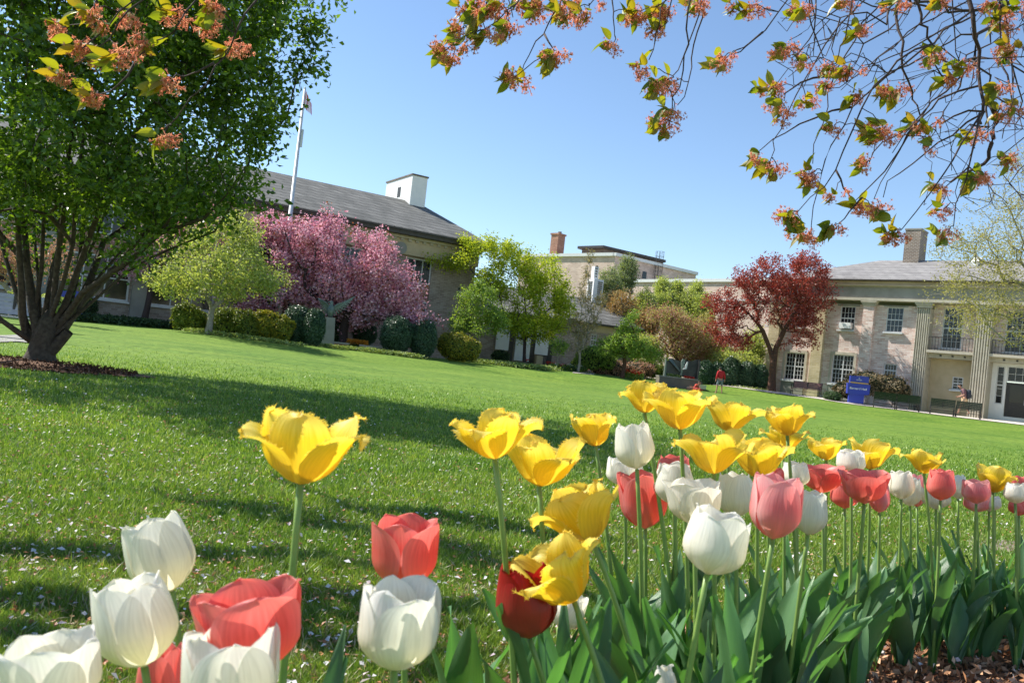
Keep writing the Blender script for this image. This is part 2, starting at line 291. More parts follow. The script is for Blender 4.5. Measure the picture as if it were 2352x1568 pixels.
# ------------------------------------------------------------ ground
gx = np.concatenate([np.linspace(-110, -30, 20), np.linspace(-29, 35, 90), np.linspace(37, 120, 20)]); gy = np.concatenate([np.linspace(-12, 14, 40), np.linspace(14.5, 62, 70), np.linspace(65, 300, 24)])
GX, GY = np.meshgrid(gx, gy, indexing='ij'); GZ = gz(GX.ravel(), GY.ravel()).reshape(GX.shape)
def lawnmat():
    m, t, b = nodes('lawn'); L = t.links.new; b.inputs['Roughness'].default_value = .85; b.inputs['Specular IOR Level'].default_value = .15
    tc = t.nodes.new('ShaderNodeTexCoord')
    def noise(s, d=5, st=None):
        n = t.nodes.new('ShaderNodeTexNoise'); n.inputs['Scale'].default_value = s; n.inputs['Detail'].default_value = d; n.inputs['Roughness'].default_value = .65
        if st:
            mp = t.nodes.new('ShaderNodeMapping'); mp.inputs['Scale'].default_value = st; L(tc.outputs['Object'], mp.inputs[0]); L(mp.outputs[0], n.inputs['Vector'])
        else: L(tc.outputs['Object'], n.inputs['Vector'])
        return n
    n1, n2, n3 = noise(.22, 6), noise(6, 8), noise(.5, 5, (.5, 2.2, 1))
    r1 = t.nodes.new('ShaderNodeValToRGB'); e = r1.color_ramp.elements; e[0].position = .32; e[1].position = .70; e[0].color = (.092, .178, .021, 1); e[1].color = (.175, .265, .040, 1)
    r2 = t.nodes.new('ShaderNodeValToRGB'); e = r2.color_ramp.elements; e[0].position = .34; e[1].position = .68; e[0].color = (.50, .58, .46, 1); e[1].color = (1.4, 1.32, 1.35, 1)
    r3 = t.nodes.new('ShaderNodeValToRGB'); e = r3.color_ramp.elements; e[0].position = .35; e[1].position = .68; e[0].color = (.85, .92, .9, 1); e[1].color = (1.22, 1.1, 1.1, 1)
    L(n1.outputs[0], r1.inputs[0]); L(n2.outputs[0], r2.inputs[0]); L(n3.outputs[0], r3.inputs[0])
    m1 = t.nodes.new('ShaderNodeMix'); m1.data_type = 'RGBA'; m1.blend_type = 'MULTIPLY'; m1.inputs[0].default_value = 1; L(r1.outputs[0], m1.inputs[6]); L(r2.outputs[0], m1.inputs[7])
    m2 = t.nodes.new('ShaderNodeMix'); m2.data_type = 'RGBA'; m2.blend_type = 'MULTIPLY'; m2.inputs[0].default_value = 1; L(m1.outputs[2], m2.inputs[6]); L(r3.outputs[0], m2.inputs[7])
    L(m2.outputs[2], b.inputs['Base Color'])
    bp = t.nodes.new('ShaderNodeBump'); bp.inputs['Strength'].default_value = .8; bp.inputs['Distance'].default_value = .04; L(n2.outputs[0], bp.inputs['Height']); L(bp.outputs[0], b.inputs['Normal'])
    return m
obj('lawn', MB().grid(np.stack([GX, GY, GZ], -1), flip=False), lawnmat(), smooth=True, kind='structure')
def sheet(name, poly_px, m, lift=.004, sub=24, world=None, **kw):
    """a thin sheet following the ground; quad given by four ground points"""
    q = world if world is not None else [G(*p) for p in poly_px]
    s = np.linspace(0, 1, sub); V = np.zeros((sub, sub, 3))
    for i, a in enumerate(s):
        for j, b in enumerate(s):
            p = (1 - a) * (1 - b) * q[0] + a * (1 - b) * q[1] + a * b * q[2] + (1 - a) * b * q[3]; V[i, j, :2] = p[:2]
    V[:, :, 2] = gz(V[:, :, 0].ravel(), V[:, :, 1].ravel()).reshape(sub, sub) + lift
    return obj(name, MB().grid(V), m, smooth=True, kind='structure', **kw)

# ------------------------------------------------------------ BARNARD-STYLE HALL ON THE RIGHT
FB = Frame(1756, 57.4, 2352, 47.0, .62); H = FB.hit; zb = -.6
uL = FB.u(c5(468, 1130)); uR = FB.len + 16
hall = thing('brick_hall', 'two storey pink brick hall with fluted pilasters and grey hipped roof, at the right edge', 'building', FB.o, FB.rz)
def rect(fr, cr, a, b, y=0.0):           # opening from a top-left and bottom-right reading
    (u0, z1), (u1, z0) = fr.hit(cr(*a), y), fr.hit(cr(*b), y); return [u0, u1, z0, z1]
zt = FB.z(c6(600, 492)); zlip = FB.z(c6(600, 440), -.3); zlt = FB.z(c6(600, 407), -.3); zfr = FB.z(c6(600, 258), -.3); zl2 = FB.z(c6(600, 243), -.55); zta = FB.z(c6(600, 214), -.3); zeave = FB.z(c6(600, 180), -.4)
wU1 = rect(FB, c6, (362, 512), (528, 832)); wU2 = rect(FB, c6, (966, 525), (1156, 862)); wU0 = rect(FB, c5, (652, 575), (738, 762)); wUm = rect(FB, c5, (500, 572), (560, 745))
wL1 = rect(FB, c6, (258, 1140), (498, 1540)); wL0 = rect(FB, c5, (606, 905), (714, 1092)); wL2 = rect(FB, c6, (925, 1262), (1078, 1446))
for q in (wU0, wUm): q[2], q[3] = wU2[2], wU2[3]
uF1 = (FB.u(c5(1415, 1240)), FB.u(c5(1500, 1240))); uF2 = (FB.u(c5(1790, 1290), -.4), FB.u(c5(1893, 1310), -.4))
holes = [wU1, wU2, wU0, wUm, wL1, wL0, wL2]
wb = wall(MB(), uL, uF1[0] + .1, zb, zt, 0, holes)
wb.add([(uL, 0, zb), (uL, 14, zb), (uL, 14, zt), (uL, 0, zt)], q=[(0, 3, 2, 1)])
obj('wall', wb, M['brickB'], hall)
for q in (wU1, wU2, wU0, wUm): window(hall, *q, .12, 4, 4, glass='bluegl' if q is wU2 else 'glass')
window(hall, wL2[0], wL2[1], wL2[2], wL2[3], .12, 4, 2)
for q in (wL1, wL0):
    mid = (q[0] + q[1]) / 2
    f = window(hall, q[0], mid + .03, q[2], q[3], .12, 3, 6, sill=False); window(hall, mid - .03 + .005, q[1], q[2], q[3], .125, 3, 6, sill=False)
    obj('sill', MB().box(q[0] - .12, q[1] + .12, -.22, .1, q[2] - .14, q[2] - .004), M['frame'], f)
    # stone surround standing proud of the brick
    sr_ = MB(); sr_.box(q[0] - .16, q[0] - .002, -.05, .02, q[2], q[3] + .18).box(q[1] + .002, q[1] + .16, -.05, .02, q[2], q[3] + .18).box(q[0] - .002, q[1] + .002, -.05, .02, q[3] + .002, q[3] + .18)
    obj('window_surround', sr_, M['stone'], hall)
for q in (wU1, wU2, wU0, wUm):
    obj('lintel', MB().box(q[0] - .2, q[1] + .25, -.02, .1, q[3] + .002, zt - .01), M['greystone'], hall)
obj('air_conditioner', MB().box(wU1[0] + .1, wU1[1] - .12, -.35, .10, wU1[2] + .08, wU1[2] + .46), M['white'], hall)
# area-well boxes beneath the tall lower windows
for q, nm in ((wL0, c5), (wL1, c6)):
    obj('window_base', MB().box(q[0] - .1, q[1] + .1, -.12, .0, zb, q[2] - .15), M['greystone'], hall)
# brick pilasters
def capital(u0, u1, y, p=hall):
    obj('capital', MB().box(u0 - .06, u1 + .06, y - .06, .0, zt - .10, zt + .03).box(u0 - .1, u1 + .1, y - .12, .0, zt + .03, zt + .12).box(u0 - .15, u1 + .15, y - .17, .0, zt + .12, zlip + .01), M['stone'], p)
pil = [(FB.u(c6(672, 600)), FB.u(c6(815, 600)), 'brickB'), (FB.u(c5(752, 1180)), FB.u(c5(822, 1180)), 'brickY'), (uL, FB.u(c5(535, 1130)), 'brickY')]
for a, b, k in pil:
    obj('pilaster', MB().box(a, b, -.34, 0, zb, zt), M[k], hall); capital(a, b, -.34)
def flute(u0, u1, y0, name='fluted_pilaster', n=6):
    mb = MB(); zt2 = zt - .12; w = (u1 - u0); prof = [(u0, y0)]
    for i in range(n):
        a = u0 + w * (i + .22) / n; b = u0 + w * (i + .78) / n; prof += [(a, y0)] + [(a + (b - a) * k / 4, y0 + .10 * math.sin(math.pi * k / 4) ** .5) for k in (1, 2, 3)] + [(b, y0)]
    prof += [(u1, y0), (u1, .9), (u0, .9)]
    k = len(prof); v = [(x, y, z) for z in (zb, zt2) for x, y in prof]
    mb.add(v, q=[(i, (i + 1) % k, k + (i + 1) % k, k + i) for i in range(k)])
    obj(name, mb, M['stone'], hall); capital(u0, u1, y0)
flute(*uF1, -.30); flute(*uF2, -.42)
uF3 = (uF2[1] + (uF2[0] - uF1[1]), uF2[1] + (uF2[0] - uF1[1]) + (uF2[1] - uF2[0])); flute(*uF3, -.42)
# recessed bays
yr = .85
b1 = (uF1[1], uF2[0]); b2 = (uF2[1], uF3[0]); b3 = (uF3[1], uR)
sw = rect(FB, cR, (600, 545), (775, 800), yr); u1w = rect(FB, c5, (1640, 615), (1745, 888), .5); zbal = FB.z(c5(1680, 900), -.1); zlint = FB.z(cR(500, 215), .0)
u2w = [u1w[0] + (b2[0] - b1[0]), u1w[1] + (b2[0] - b1[0]), u1w[2], u1w[3]]
for k, (a, b) in enumerate((b1, b2)):
    up = (u1w, u2w)[k]; mb = wall(MB(), a - .01, b + .01, zbal - .1, zt + .2, .5, [up]); obj('upper_wall', mb, M['brickB'], hall)
    window(hall, *up, .62, 4, 6)
    fl = MB().box(a - .02, b + .02, -.35, .9, zbal - .16, zbal); fl.box(a, b, .06, .9, zlint, zbal - .161); obj('balcony_floor', fl, M['stone'], hall)
    rl = MB(); rl.box(a + .06, b - .06, -.32, -.28, zbal + .78, zbal + .82).box(a + .06, b - .06, -.315, -.285, zbal + .08, zbal + .11)
    for i in range(15):
        u = a + .1 + (b - a - .2) * i / 14; rl.box(u - .012, u + .012, -.312, -.288, zbal + .0, zbal + .78)
    obj('balcony_railing', rl, M['dark'], hall)
    for i in range(3):
        u = a + (b - a) * (.28 + .26 * i); obj('entry_lamp', MB().box(u - .05, u + .05, .0, .06, (zlint + zbal) / 2 - .12, (zlint + zbal) / 2 - .02), M['dark'], hall)
wl = wall(MB(), b1[0] - .01, b1[1] + .01, zb, zbal, yr, [sw]); obj('recess_wall', wl, M['tan'], hall)
window(hall, *sw, yr + .08, 2, 4, mun=.03)
# doorway bay: sidelights, transom and double door
side = rect(FB, cR, (1425, 350), (1505, 1055), yr); dr = rect(FB, cR, (1610, 365), (2350, 640), yr); du0 = FB.u(cR(1530, 1260), yr); du1 = du0 + 2.3; ztr = FB.z(cR(1600, 650), yr); ztop = FB.z(cR(1700, 360), yr); zdb = FB.z(cR(1530, 1275), yr)
hs = [[side[0], side[1], side[2], side[3]], [du0, du1, zdb, ztop]]
obj('door_surround', wall(MB(), b2[0] - .01, b2[1] + .01, zb, zbal, yr - .04, hs), M['white'], hall)
window(hall, *hs[0], yr + .06, 1, 5, sill=False, name='sidelight')
window(hall, du0, du1, ztr + .05, ztop, yr + .06, 6, 2, mid=False, sill=False, name='transom_window')
for k in range(2):
    a = du0 + k * 1.15; d = obj('door', MB().box(a + .01, a + 1.14, yr + .05, yr + .12, zdb, ztr), M['dark'], hall)
    obj('pane', MB().box(a + .2, a + .95, yr + .035, yr + .049, zdb + .85, ztr - .15), M['glass'], d)
    obj('handle', MB().box(a + (.98 if k == 0 else .08), a + (1.04 if k == 0 else .14), yr - .03, yr + .049, zdb + .75, zdb + 1.05), M['silver'], d)
obj('wall', MB().add([(uF3[1], .5, zb), (uR, .5, zb), (uR, .5, zt + .2), (uF3[1], .5, zt + .2)], q=[(0, 1, 2, 3)]), M['brickB'], hall)
# entablature
obj('entablature', MB().box(uL - .1, uR, -.52, 14, zlip, zlt).box(uL, uR, -.30, 14, zlt, zfr).box(uL - .08, uR, -.42, 14, zfr, zfr + .07).box(uL - .2, uR, -.62, 14, zfr + .07, zl2 + .02), M['stone'], hall)
obj('frieze_panel', MB().box(uL + .01, uR, -.318, -.302, zlt + .05, zfr - .04), M['greystone'], hall)
obj('parapet', MB().box(uL, uR, -.28, 14, zl2 + .02, zeave), M['tan'], hall)
obj('gutter', MB().box(uL - .3, uR, -.62, -.45, zeave, zeave + .07), M['gutter'], hall)
sl = .42; ey = -.6; ur, yrg, zr = FB.onslope(c5(1215, 308), ey, zeave, sl); hipu = uL - .4
rv = [(hipu, ey, zeave + .07), (uR, ey, zeave + .07), (uR, yrg, zr), (ur, yrg, zr), (hipu, 2 * yrg - ey, zeave + .07), (uR, 2 * yrg - ey, zeave + .07)]
obj('roof', MB().add(rv, q=[(0, 1, 2, 3), (5, 4, 3, 2)], t=[(4, 0, 3)]), M['roofB'], hall)
cu0, cy0, _ = FB.onslope(c5(1366, 322), ey, zeave, sl); cy0 = min(cy0, yrg - .3); cu1 = FB.u(c5(1468, 320), cy0); czt = FB.z(c5(1420, 108), cy0)
ch = obj('chimney', MB().box(cu0, cu1, cy0, cy0 + (cu1 - cu0) * 1.5, zr - 2.0, czt), M['chim'], hall)
obj('chimney_cap', MB().box(cu0 - .04, cu1 + .04, cy0 - .04, cy0 + (cu1 - cu0) * 1.5 + .04, czt, czt + .1), M['greystone'], ch)
su, sy, sz = FB.onslope(c5(1800, 348), ey, zeave, sl); su2, sy2, sz2 = FB.onslope(c5(1890, 318), ey, zeave, sl)
obj('skylight', MB().hexa([(su, sy, sz + .05), (su2, sy, sz + .05), (su2, sy2, sz2 + .05), (su, sy2, sz2 + .05), (su, sy, sz + .3), (su2, sy, sz + .3), (su2, sy2, sz2 + .3), (su, sy2, sz2 + .3)]), M['white'], hall)

# ------------------------------------------------------------ GREY-ROOFED HALL ON THE LEFT
FH = Frame(586, 46.9, 1079, 54.2, .50)
hl = thing('long_hall', 'long brick hall with slate gable roof and tan frieze behind the pink blossom tree', 'building', FH.o, FH.rz)
zE = FH.z(c3(1100, 640), -.9); zG0 = FH.z(c3(1100, 655), -.9); zC0 = FH.z(c3(1100, 690), -.4); zF0 = FH.z(c3(1100, 800), 0)
hu0, hu1 = -26.0, FH.len - .3; hb = -.6
p1 = FH.u(c2(890, 900)), FH.u(c2(990, 900)); p2 = FH.u(c3(360, 1050)), FH.u(c3(460, 1050)); pw = p1[1] - p1[0]
nb = max(1, round((p2[0] - p1[0]) / 4.0)); per = (p2[0] - p1[0]) / nb
pils = [p1[0] + per * k for k in range(-6, 12) if hu0 < p1[0] + per * k < hu1 - 3.2]
zs0 = FH.z(c2(1050, 985)); print('hall', p1, p2, per, zE, zF0, zs0)
bays = []
for a in pils: bays.append([a + pw + .12, a + per - .12, zs0, zF0 - .05])
bays = [b for b in bays if b[1] < hu1 - 2.8]
rw = rect(FH, c3, (1092, 828), (1238, 1020)); bays = [b for b in bays if b[1] < rw[0] - .3] + [[rw[0], rw[1], zs0, zF0 - .05]]
sm = rect(FH, c3, (1425, 1000), (1466, 1065)); sm[1] = min(sm[1], hu1 - .15)
obj('wall', wall(MB(), hu0, hu1, hb, zF0 + .3, 0, bays + [sm], .3).add([(hu1, 0, hb), (hu1, 14, hb), (hu1, 14, zF0 + 3), (hu1, 0, zF0 + .3)], q=[(0, 1, 2, 3)]), M['brickH'], hl)
window(hl, *sm, .15, 2, 4)
for a, b, c, d in bays:
    zm0 = c + (d - c) * .46; zm1 = c + (d - c) * .68
    window(hl, a, b, c, zm0, .14, 3, 2, fr=.09, mun=.06); window(hl, a, b, zm1, d, .14, 3, 1, fr=.09, mid=False, sill=False, mun=.06)
    obj('spandrel_panel', MB().box(a, b, .08, .2, zm0 + .003, zm1 - .003), M['brickR'], hl)
for a in pils: obj('pilaster', MB().box(a, a + pw, -.25, 0, hb, zF0 + .02), M['greystone'], hl)
obj('frieze', MB().box(hu0, hu1, -.32, .0, zF0 + .02, zC0), M['tan'], hl)
cmb = MB().box(hu0, hu1 + .15, -.5, .0, zC0 + .001, zG0 - .08)
for i in range(int((hu1 - hu0) / .5)): cmb.box(hu0 + i * .5, hu0 + i * .5 + .22, -.42, -.325, zC0 - .14, zC0)
obj('cornice', cmb, M['stone'], hl)
mu, mz = FH.hit(c3(1052, 748), -.35)
obj('medallion', MB().add(np.array([(mu + .38 * math.cos(t), -.40 + .0, mz + .38 * math.sin(t)) for t in np.arange(20) / 20 * 6.283] + [(mu, -.44, mz)]), t=[(i, (i + 1) % 20, 20) for i in range(20)]), M['greystone'], hl)
obj('gutter', MB().box(hu0, hu1 + .5, -1.0, .0, zG0 - .08, zE).box(hu0, hu1 + .5, -1.08, -.9, zE + .001, zE + .12), M['gutter'], hl)
slH = .45; rx, ry_, rz_ = FH.onslope(c3(1080, 437), -1.0, zE + .12, slH); rxr = hu1 + .5
roofv = [(hu0, -1.0, zE + .13), (rxr, -1.0, zE + .13), (rxr, ry_, rz_), (hu0, ry_, rz_), (rxr, 2 * ry_ + 1, zE + .13), (hu0, 2 * ry_ + 1, zE + .13)]
# ridge stops where the silhouette turns down; the end is a steep hip
ue = FH.hit(c3(1165, 470), ry_)[0]; roofv[2] = (ue, ry_, rz_)
obj('roof', MB().add(roofv, q=[(0, 1, 2, 3), (3, 2, 4, 5)], t=[(1, 4, 2)]), M['roof'], hl)
print('ridge', rx, ry_, rz_, ue, rxr)
# white roof cupola: wide lit left face, narrow shaded right face
ccu, ccz = FH.hit(c3(1108, 460), ry_ - .9); cw_r = FH.hit(c3(1205, 490), ry_ - .9)[0] - ccu
ctop = FH.z(c3(1130, 272), ry_ - .9)
cup = obj('roof_chimney', MB().box(ccu, ccu + cw_r, ry_ - .9, ry_ + 3.6, rz_ - 1.3, ctop), M['white'], hl)
obj('chimney_cap', MB().box(ccu - .06, ccu + cw_r + .06, ry_ - .96, ry_ + 3.66, ctop, ctop + .1), M['copper'], cup)
obj('vent', MB().box(ccu - .02, ccu - .001, ry_ + .9, ry_ + 1.4, ctop - 1.3, ctop - .6), M['dark'], cup)
obj('flashing', MB().box(ccu + .0, ccu + cw_r + .12, ry_ - 1.06, ry_ - .905, rz_ - 1.1, rz_ - .45), M['gutter'], cup)
def text(name, body, size, m, par, loc, rot=(math.pi / 2, 0, 0), ext=.01, align='CENTER', sx=1.0):
    cu = bpy.data.curves.new(name, 'FONT'); cu.body = body; cu.size = size; cu.extrude = ext; cu.align_x = align; cu.align_y = 'CENTER'
    tmp = bpy.data.objects.new(name, cu); sc.collection.objects.link(tmp); dg = bpy.context.evaluated_depsgraph_get()
    me = bpy.data.meshes.new_from_object(tmp.evaluated_get(dg)); bpy.data.objects.remove(tmp)
    me.transform(Matrix.Translation(loc) @ Matrix.Rotation(rot[0], 4, 'X') @ Matrix.Diagonal((sx, 1, 1, 1))); me.name = name
    return obj(name, me, m, par)
hx, hz = FH.hit(c3(377, 606), -.34); text('frieze_letters', 'H', .75, M['gutter'], hl, (hx, -.35, hz))

# ------------------------------------------------------------ LOW WING WITH WHITE CUPOLA
FW2 = Frame(1249, 58.0, 1427, 59.8, .50)
wg = thing('low_wing', 'single storey wing with slate roof and white louvred cupola, centre of the far side', 'building', FW2.o, FW2.rz)
zw = FW2.z(c9(900, 612), -.5); wu0 = FW2.u((1000, 790)); wu1 = FW2.u(c9(1800, 900)); wb0 = -.7; zfw = FW2.z(c9(1250, 780))
w1 = rect(FW2, c9, (1005, 790), (1085, 1000)); w2 = rect(FW2, c9, (1300, 815), (1370, 985)); w2[1] = w2[0] + (w1[1] - w1[0]); w2[2], w2[3] = w1[2], w1[3]
w3 = [w2[0] + (w2[0] - w1[0]), w2[1] + (w2[0] - w1[0]), w1[2], w1[3]]
obj('wall', wall(MB(), wu0, wu1, wb0, zw, 0, [w1, w2, w3]).add([(wu1, 0, wb0), (wu1, 9, wb0), (wu1, 9, zw), (wu1, 0, zw)], q=[(0, 1, 2, 3)]), M['brickH'], wg)
for q in (w1, w2, w3): window(wg, *q, .12, 2, 4)
obj('frieze', MB().box(FW2.u(c9(880, 700)), wu1 + .05, -.06, 0, zfw, zw - .02), M['tan'], wg)
for (a, b) in (((520, 480), (720, 770)), ((870, 480), (1080, 968)), ((1220, 500), (1410, 858))):
    q = rect(FW2, c10, a, b); d = obj('wall_panel', MB().box(q[0], q[1], -.16, 0, max(q[2], wb0), q[3] + .9), M['white'], wg)
    obj('dark_strip', MB().box(q[1] + .003, q[1] + .38, -.05, 0, wb0, q[3] + .9), M['gutter'], d)  # dark strip along the right side of each white panel
q = rect(FW2, c10, (1190, 855), (1282, 1012)); obj('stone_post', MB().box(q[0], q[1], -.6, -.2, wb0, q[3]), M['tan'], wg)
q = rect(FW2, c10, (1285, 865), (1405, 1010)); rl = MB()
for i in range(7): rl.box(q[0] + (q[1] - q[0]) * i / 6 - .02, q[0] + (q[1] - q[0]) * i / 6 + .02, -.45, -.41, wb0, q[3])
rl.box(q[0], q[1], -.45, -.41, q[3], q[3] + .05); obj('railing', rl, M['dark'], wg)
obj('gutter', MB().box(wu0, wu1 + .3, -.55, -.4, zw, zw + .12), M['gutter'], wg)
slW = .5; _, wy, wz = FW2.onslope(c9(1005, 185), -.5, zw, slW); ueW = FW2.hit(c9(1190, 185), wy)[0]
obj('roof', MB().add([(wu0, -.5, zw + .1), (wu1 + .3, -.5, zw + .1), (ueW, wy, wz), (wu0, wy, wz), (wu1 + .3, 2 * wy + .5, zw + .1), (wu0, 2 * wy + .5, zw + .1)], q=[(0, 1, 2, 3), (3, 2, 4, 5)], t=[(1, 4, 2)]), M['roof'], wg)
tu0 = FW2.hit(c4(718, 720), wy - .7)[0]; tu1 = FW2.hit(c4(800, 720), wy - .7)[0]; tz = FW2.z(c4(760, 552), wy - .7); td = (tu1 - tu0)
cpo = obj('cupola', MB().box(tu0, tu1, wy - .7, wy - .7 + td * 1.6, wz - 1.6, tz), M['white'], wg)
tt = FW2.z(c4(750, 447), wy); a = tu0 + td * .18; b = tu0 + td * .62
obj('cupola_top', MB().box(a, b, wy - .2, wy - .2 + td * .7, tz, tt), M['white'], cpo)
lv = MB()
for i in range(10):
    z_ = wz - .15 + (tz - .25 - wz + .15) * i / 9
    lv.box(tu0 + td * .42, tu0 + td * .88, wy - .76, wy - .701, z_, z_ + .07); lv.box(tu0 - .05, tu0 - .002, wy - .45, wy - .7 + td * 1.35, z_, z_ + .07)
for i in range(5): lv.box(a + .1, b - .1, wy - .25, wy - .202, tz + .2 + i * .2, tz + .27 + i * .2)
obj('louvre', lv, M['gutter'], cpo)

# ------------------------------------------------------------ FAR BRICK BLOCK
FF = Frame(1254, 95.8, 1385, 90.0, .5)
fb = thing('brick_block', 'tall flat roofed brick block with a chimney and dark rooftop storey, in the far distance', 'building', FF.o, FF.rz)
ft = FF.z(c4(600, 330)) - .45; fl_ = FF.len; FR = Frame(1385, 90.0, 1573, 98.5, .5)
d2 = FF.local(FR.world(FR.len, 0, 0)); d2b = FF.local(FR.world(FR.len, 16, 0)); ftr = FR.z(c4(1100, 400))
mb = MB().add([(-6, 0, -1), (fl_, 0, -1), (fl_, 0, ft), (-6, 0, ft)], q=[(0, 1, 2, 3)])
mb.add([(fl_, 0, -1), (d2[0], d2[1], -1), (d2[0], d2[1], ft), (fl_, 0, ft)], q=[(0, 1, 2, 3)]).add([(-6, 0, ft), (fl_, 0, ft), (d2[0], d2[1], ft), (-6, 20, ft)], q=[(0, 1, 2, 3)])
obj('wall', mb, M['brickF'], fb)
obj('parapet', MB().box(-6, fl_ - .01, -.25, .2, ft, ft + .35).hexa([(fl_ - .2, -.25, ft), (fl_ + .3, -.25, ft), (d2[0] + .3, d2[1], ft), (d2[0] - .2, d2[1] + .3, ft), (fl_ - .2, -.25, ft + .34), (fl_ + .3, -.25, ft + .34), (d2[0] + .3, d2[1], ft + .34), (d2[0] - .2, d2[1] + .3, ft + .34)]), M['frame'], fb)
q = rect(FF, c4, (376, 180), (420, 325), 2.0); w_ = q[1] - q[0]
cm = obj('chimney', MB().box(q[0], q[1], 2.0, 2.0 + w_ * 1.1, ft - 2, q[3]).box(q[0] - .1, q[1] + .1, 1.9, 2.1 + w_ * 1.1, q[3] + .001, q[3] + .2), M['brickR'], fb)
obj('chimney_pot', MB().box(q[0] + .5, q[1] - .3, 2.6, 1.6 + w_ * 1.1, q[3] + .2, FF.z(c4(420, 147), 2.2)), M['copper'], cm)
pt = FF.z(c4(820, 275), 3.0); pa = FF.local(FR.world(0, 0, 0)); pl0 = FF.hit(c4(634, 300), 3.0)[0]; pc = FF.hit(c4(822, 300), 3.0)[0]
X2 = np.array(d2[:2]) - np.array([fl_, 0]); L2 = np.linalg.norm(X2); X2 /= L2
pr = np.array([pc, 3.0]) + X2 * (L2 * .74)
ph = obj('rooftop_storey', MB().add([(pl0, 3, ft), (pc, 3, ft), (pr[0], pr[1], ft), (pl0 - 2, 16, ft), (pl0, 3, pt - .3), (pc, 3, pt - .3), (pr[0], pr[1], pt - .3), (pl0 - 2, 16, pt - .3)], q=[(0, 1, 5, 4), (1, 2, 6, 5), (2, 3, 7, 6), (3, 0, 4, 7)]), M['copper'], fb)
obj('roof_edge', MB().add([(pl0 - .4, 2.6, pt - .299), (pc + .2, 2.5, pt - .299), (pr[0] + .5, pr[1] - .2, pt - .299), (pl0 - 2.4, 16.4, pt - .299), (pl0 - .4, 2.6, pt), (pc + .2, 2.5, pt), (pr[0] + .5, pr[1] - .2, pt), (pl0 - 2.4, 16.4, pt)], q=[(0, 1, 5, 4), (1, 2, 6, 5), (4, 5, 6, 7), (0, 3, 2, 1), (2, 3, 7, 6), (3, 0, 4, 7)]), M['dark'], fb)
a = np.array([fl_, 0.]) + X2 * FR.hit(c4(1250, 450))[0]; lz1 = ft + 1.6; ld = MB(); nrm = np.array([X2[1], -X2[0]])
for sgn in (-.25, .25):
    p = a + X2 * sgn + nrm * .25; ld.box(p[0] - .025, p[0] + .025, p[1] - .025, p[1] + .025, ft - 5.5, lz1)
for k in range(16):
    z = ft - 5.3 + k * .42; p, q_ = a - X2 * .25 + nrm * .25, a + X2 * .25 + nrm * .25; ld.tube([(p[0], p[1], z), (q_[0], q_[1], z)], .016, 4)
for k in range(6):
    z = ft - 1.2 + k * .55; th = np.linspace(0, math.pi, 8); ld.tube([(a[0] + X2[0] * .45 * math.cos(t) + nrm[0] * (.25 + .75 * math.sin(t)), a[1] + X2[1] * .45 * math.cos(t) + nrm[1] * (.25 + .75 * math.sin(t)), z) for t in th], .016, 4)
for t in np.linspace(0, math.pi, 6):
    x, y = a[0] + X2[0] * .45 * math.cos(t) + nrm[0] * (.25 + .75 * math.sin(t)), a[1] + X2[1] * .45 * math.cos(t) + nrm[1] * (.25 + .75 * math.sin(t)); ld.tube([(x, y, ft - 1.2), (x, y, ft + 1.55)], .016, 4)
obj('caged_ladder', ld, M['dark'], fb)
a0 = np.array([fl_, 0.]) + X2 * FR.hit(c4(1140, 500))[0]; a1 = np.array([fl_, 0.]) + X2 * FR.hit(c4(1176, 500))[0]; z0, z1 = FR.z(c4(1150, 548)), FR.z(c4(1150, 487))
obj('window', MB().hexa([(*(a0 + nrm * .02), z0), (*(a1 + nrm * .02), z0), (*a1, z0), (*a0, z0), (*(a0 + nrm * .02), z1), (*(a1 + nrm * .02), z1), (*a1, z1), (*a0, z1)]), M['glass'], fb)
# long lower brick range between the block and the right hall
FL = Frame(1460, 84.5, 1740, 73.5, .5)
lb = thing('brick_range', 'long low pink brick range behind the trees, between the far block and the hall', 'building', FL.o, FL.rz)
lt = FL.z((1600, 641)); obj('wall', MB().box(-3, FL.len + 6, 0, 12, -1, lt - .3), M['brickF'], lb)
obj('parapet', MB().box(-3.1, FL.len + 6.1, -.2, 12.1, lt - .29, lt), M['frame'], lb)
obj('band_course', MB().box(-3, FL.len + 6, -.15, -.01, FL.z((1600, 686)) - .15, FL.z((1600, 686))), M['frame'], lb)
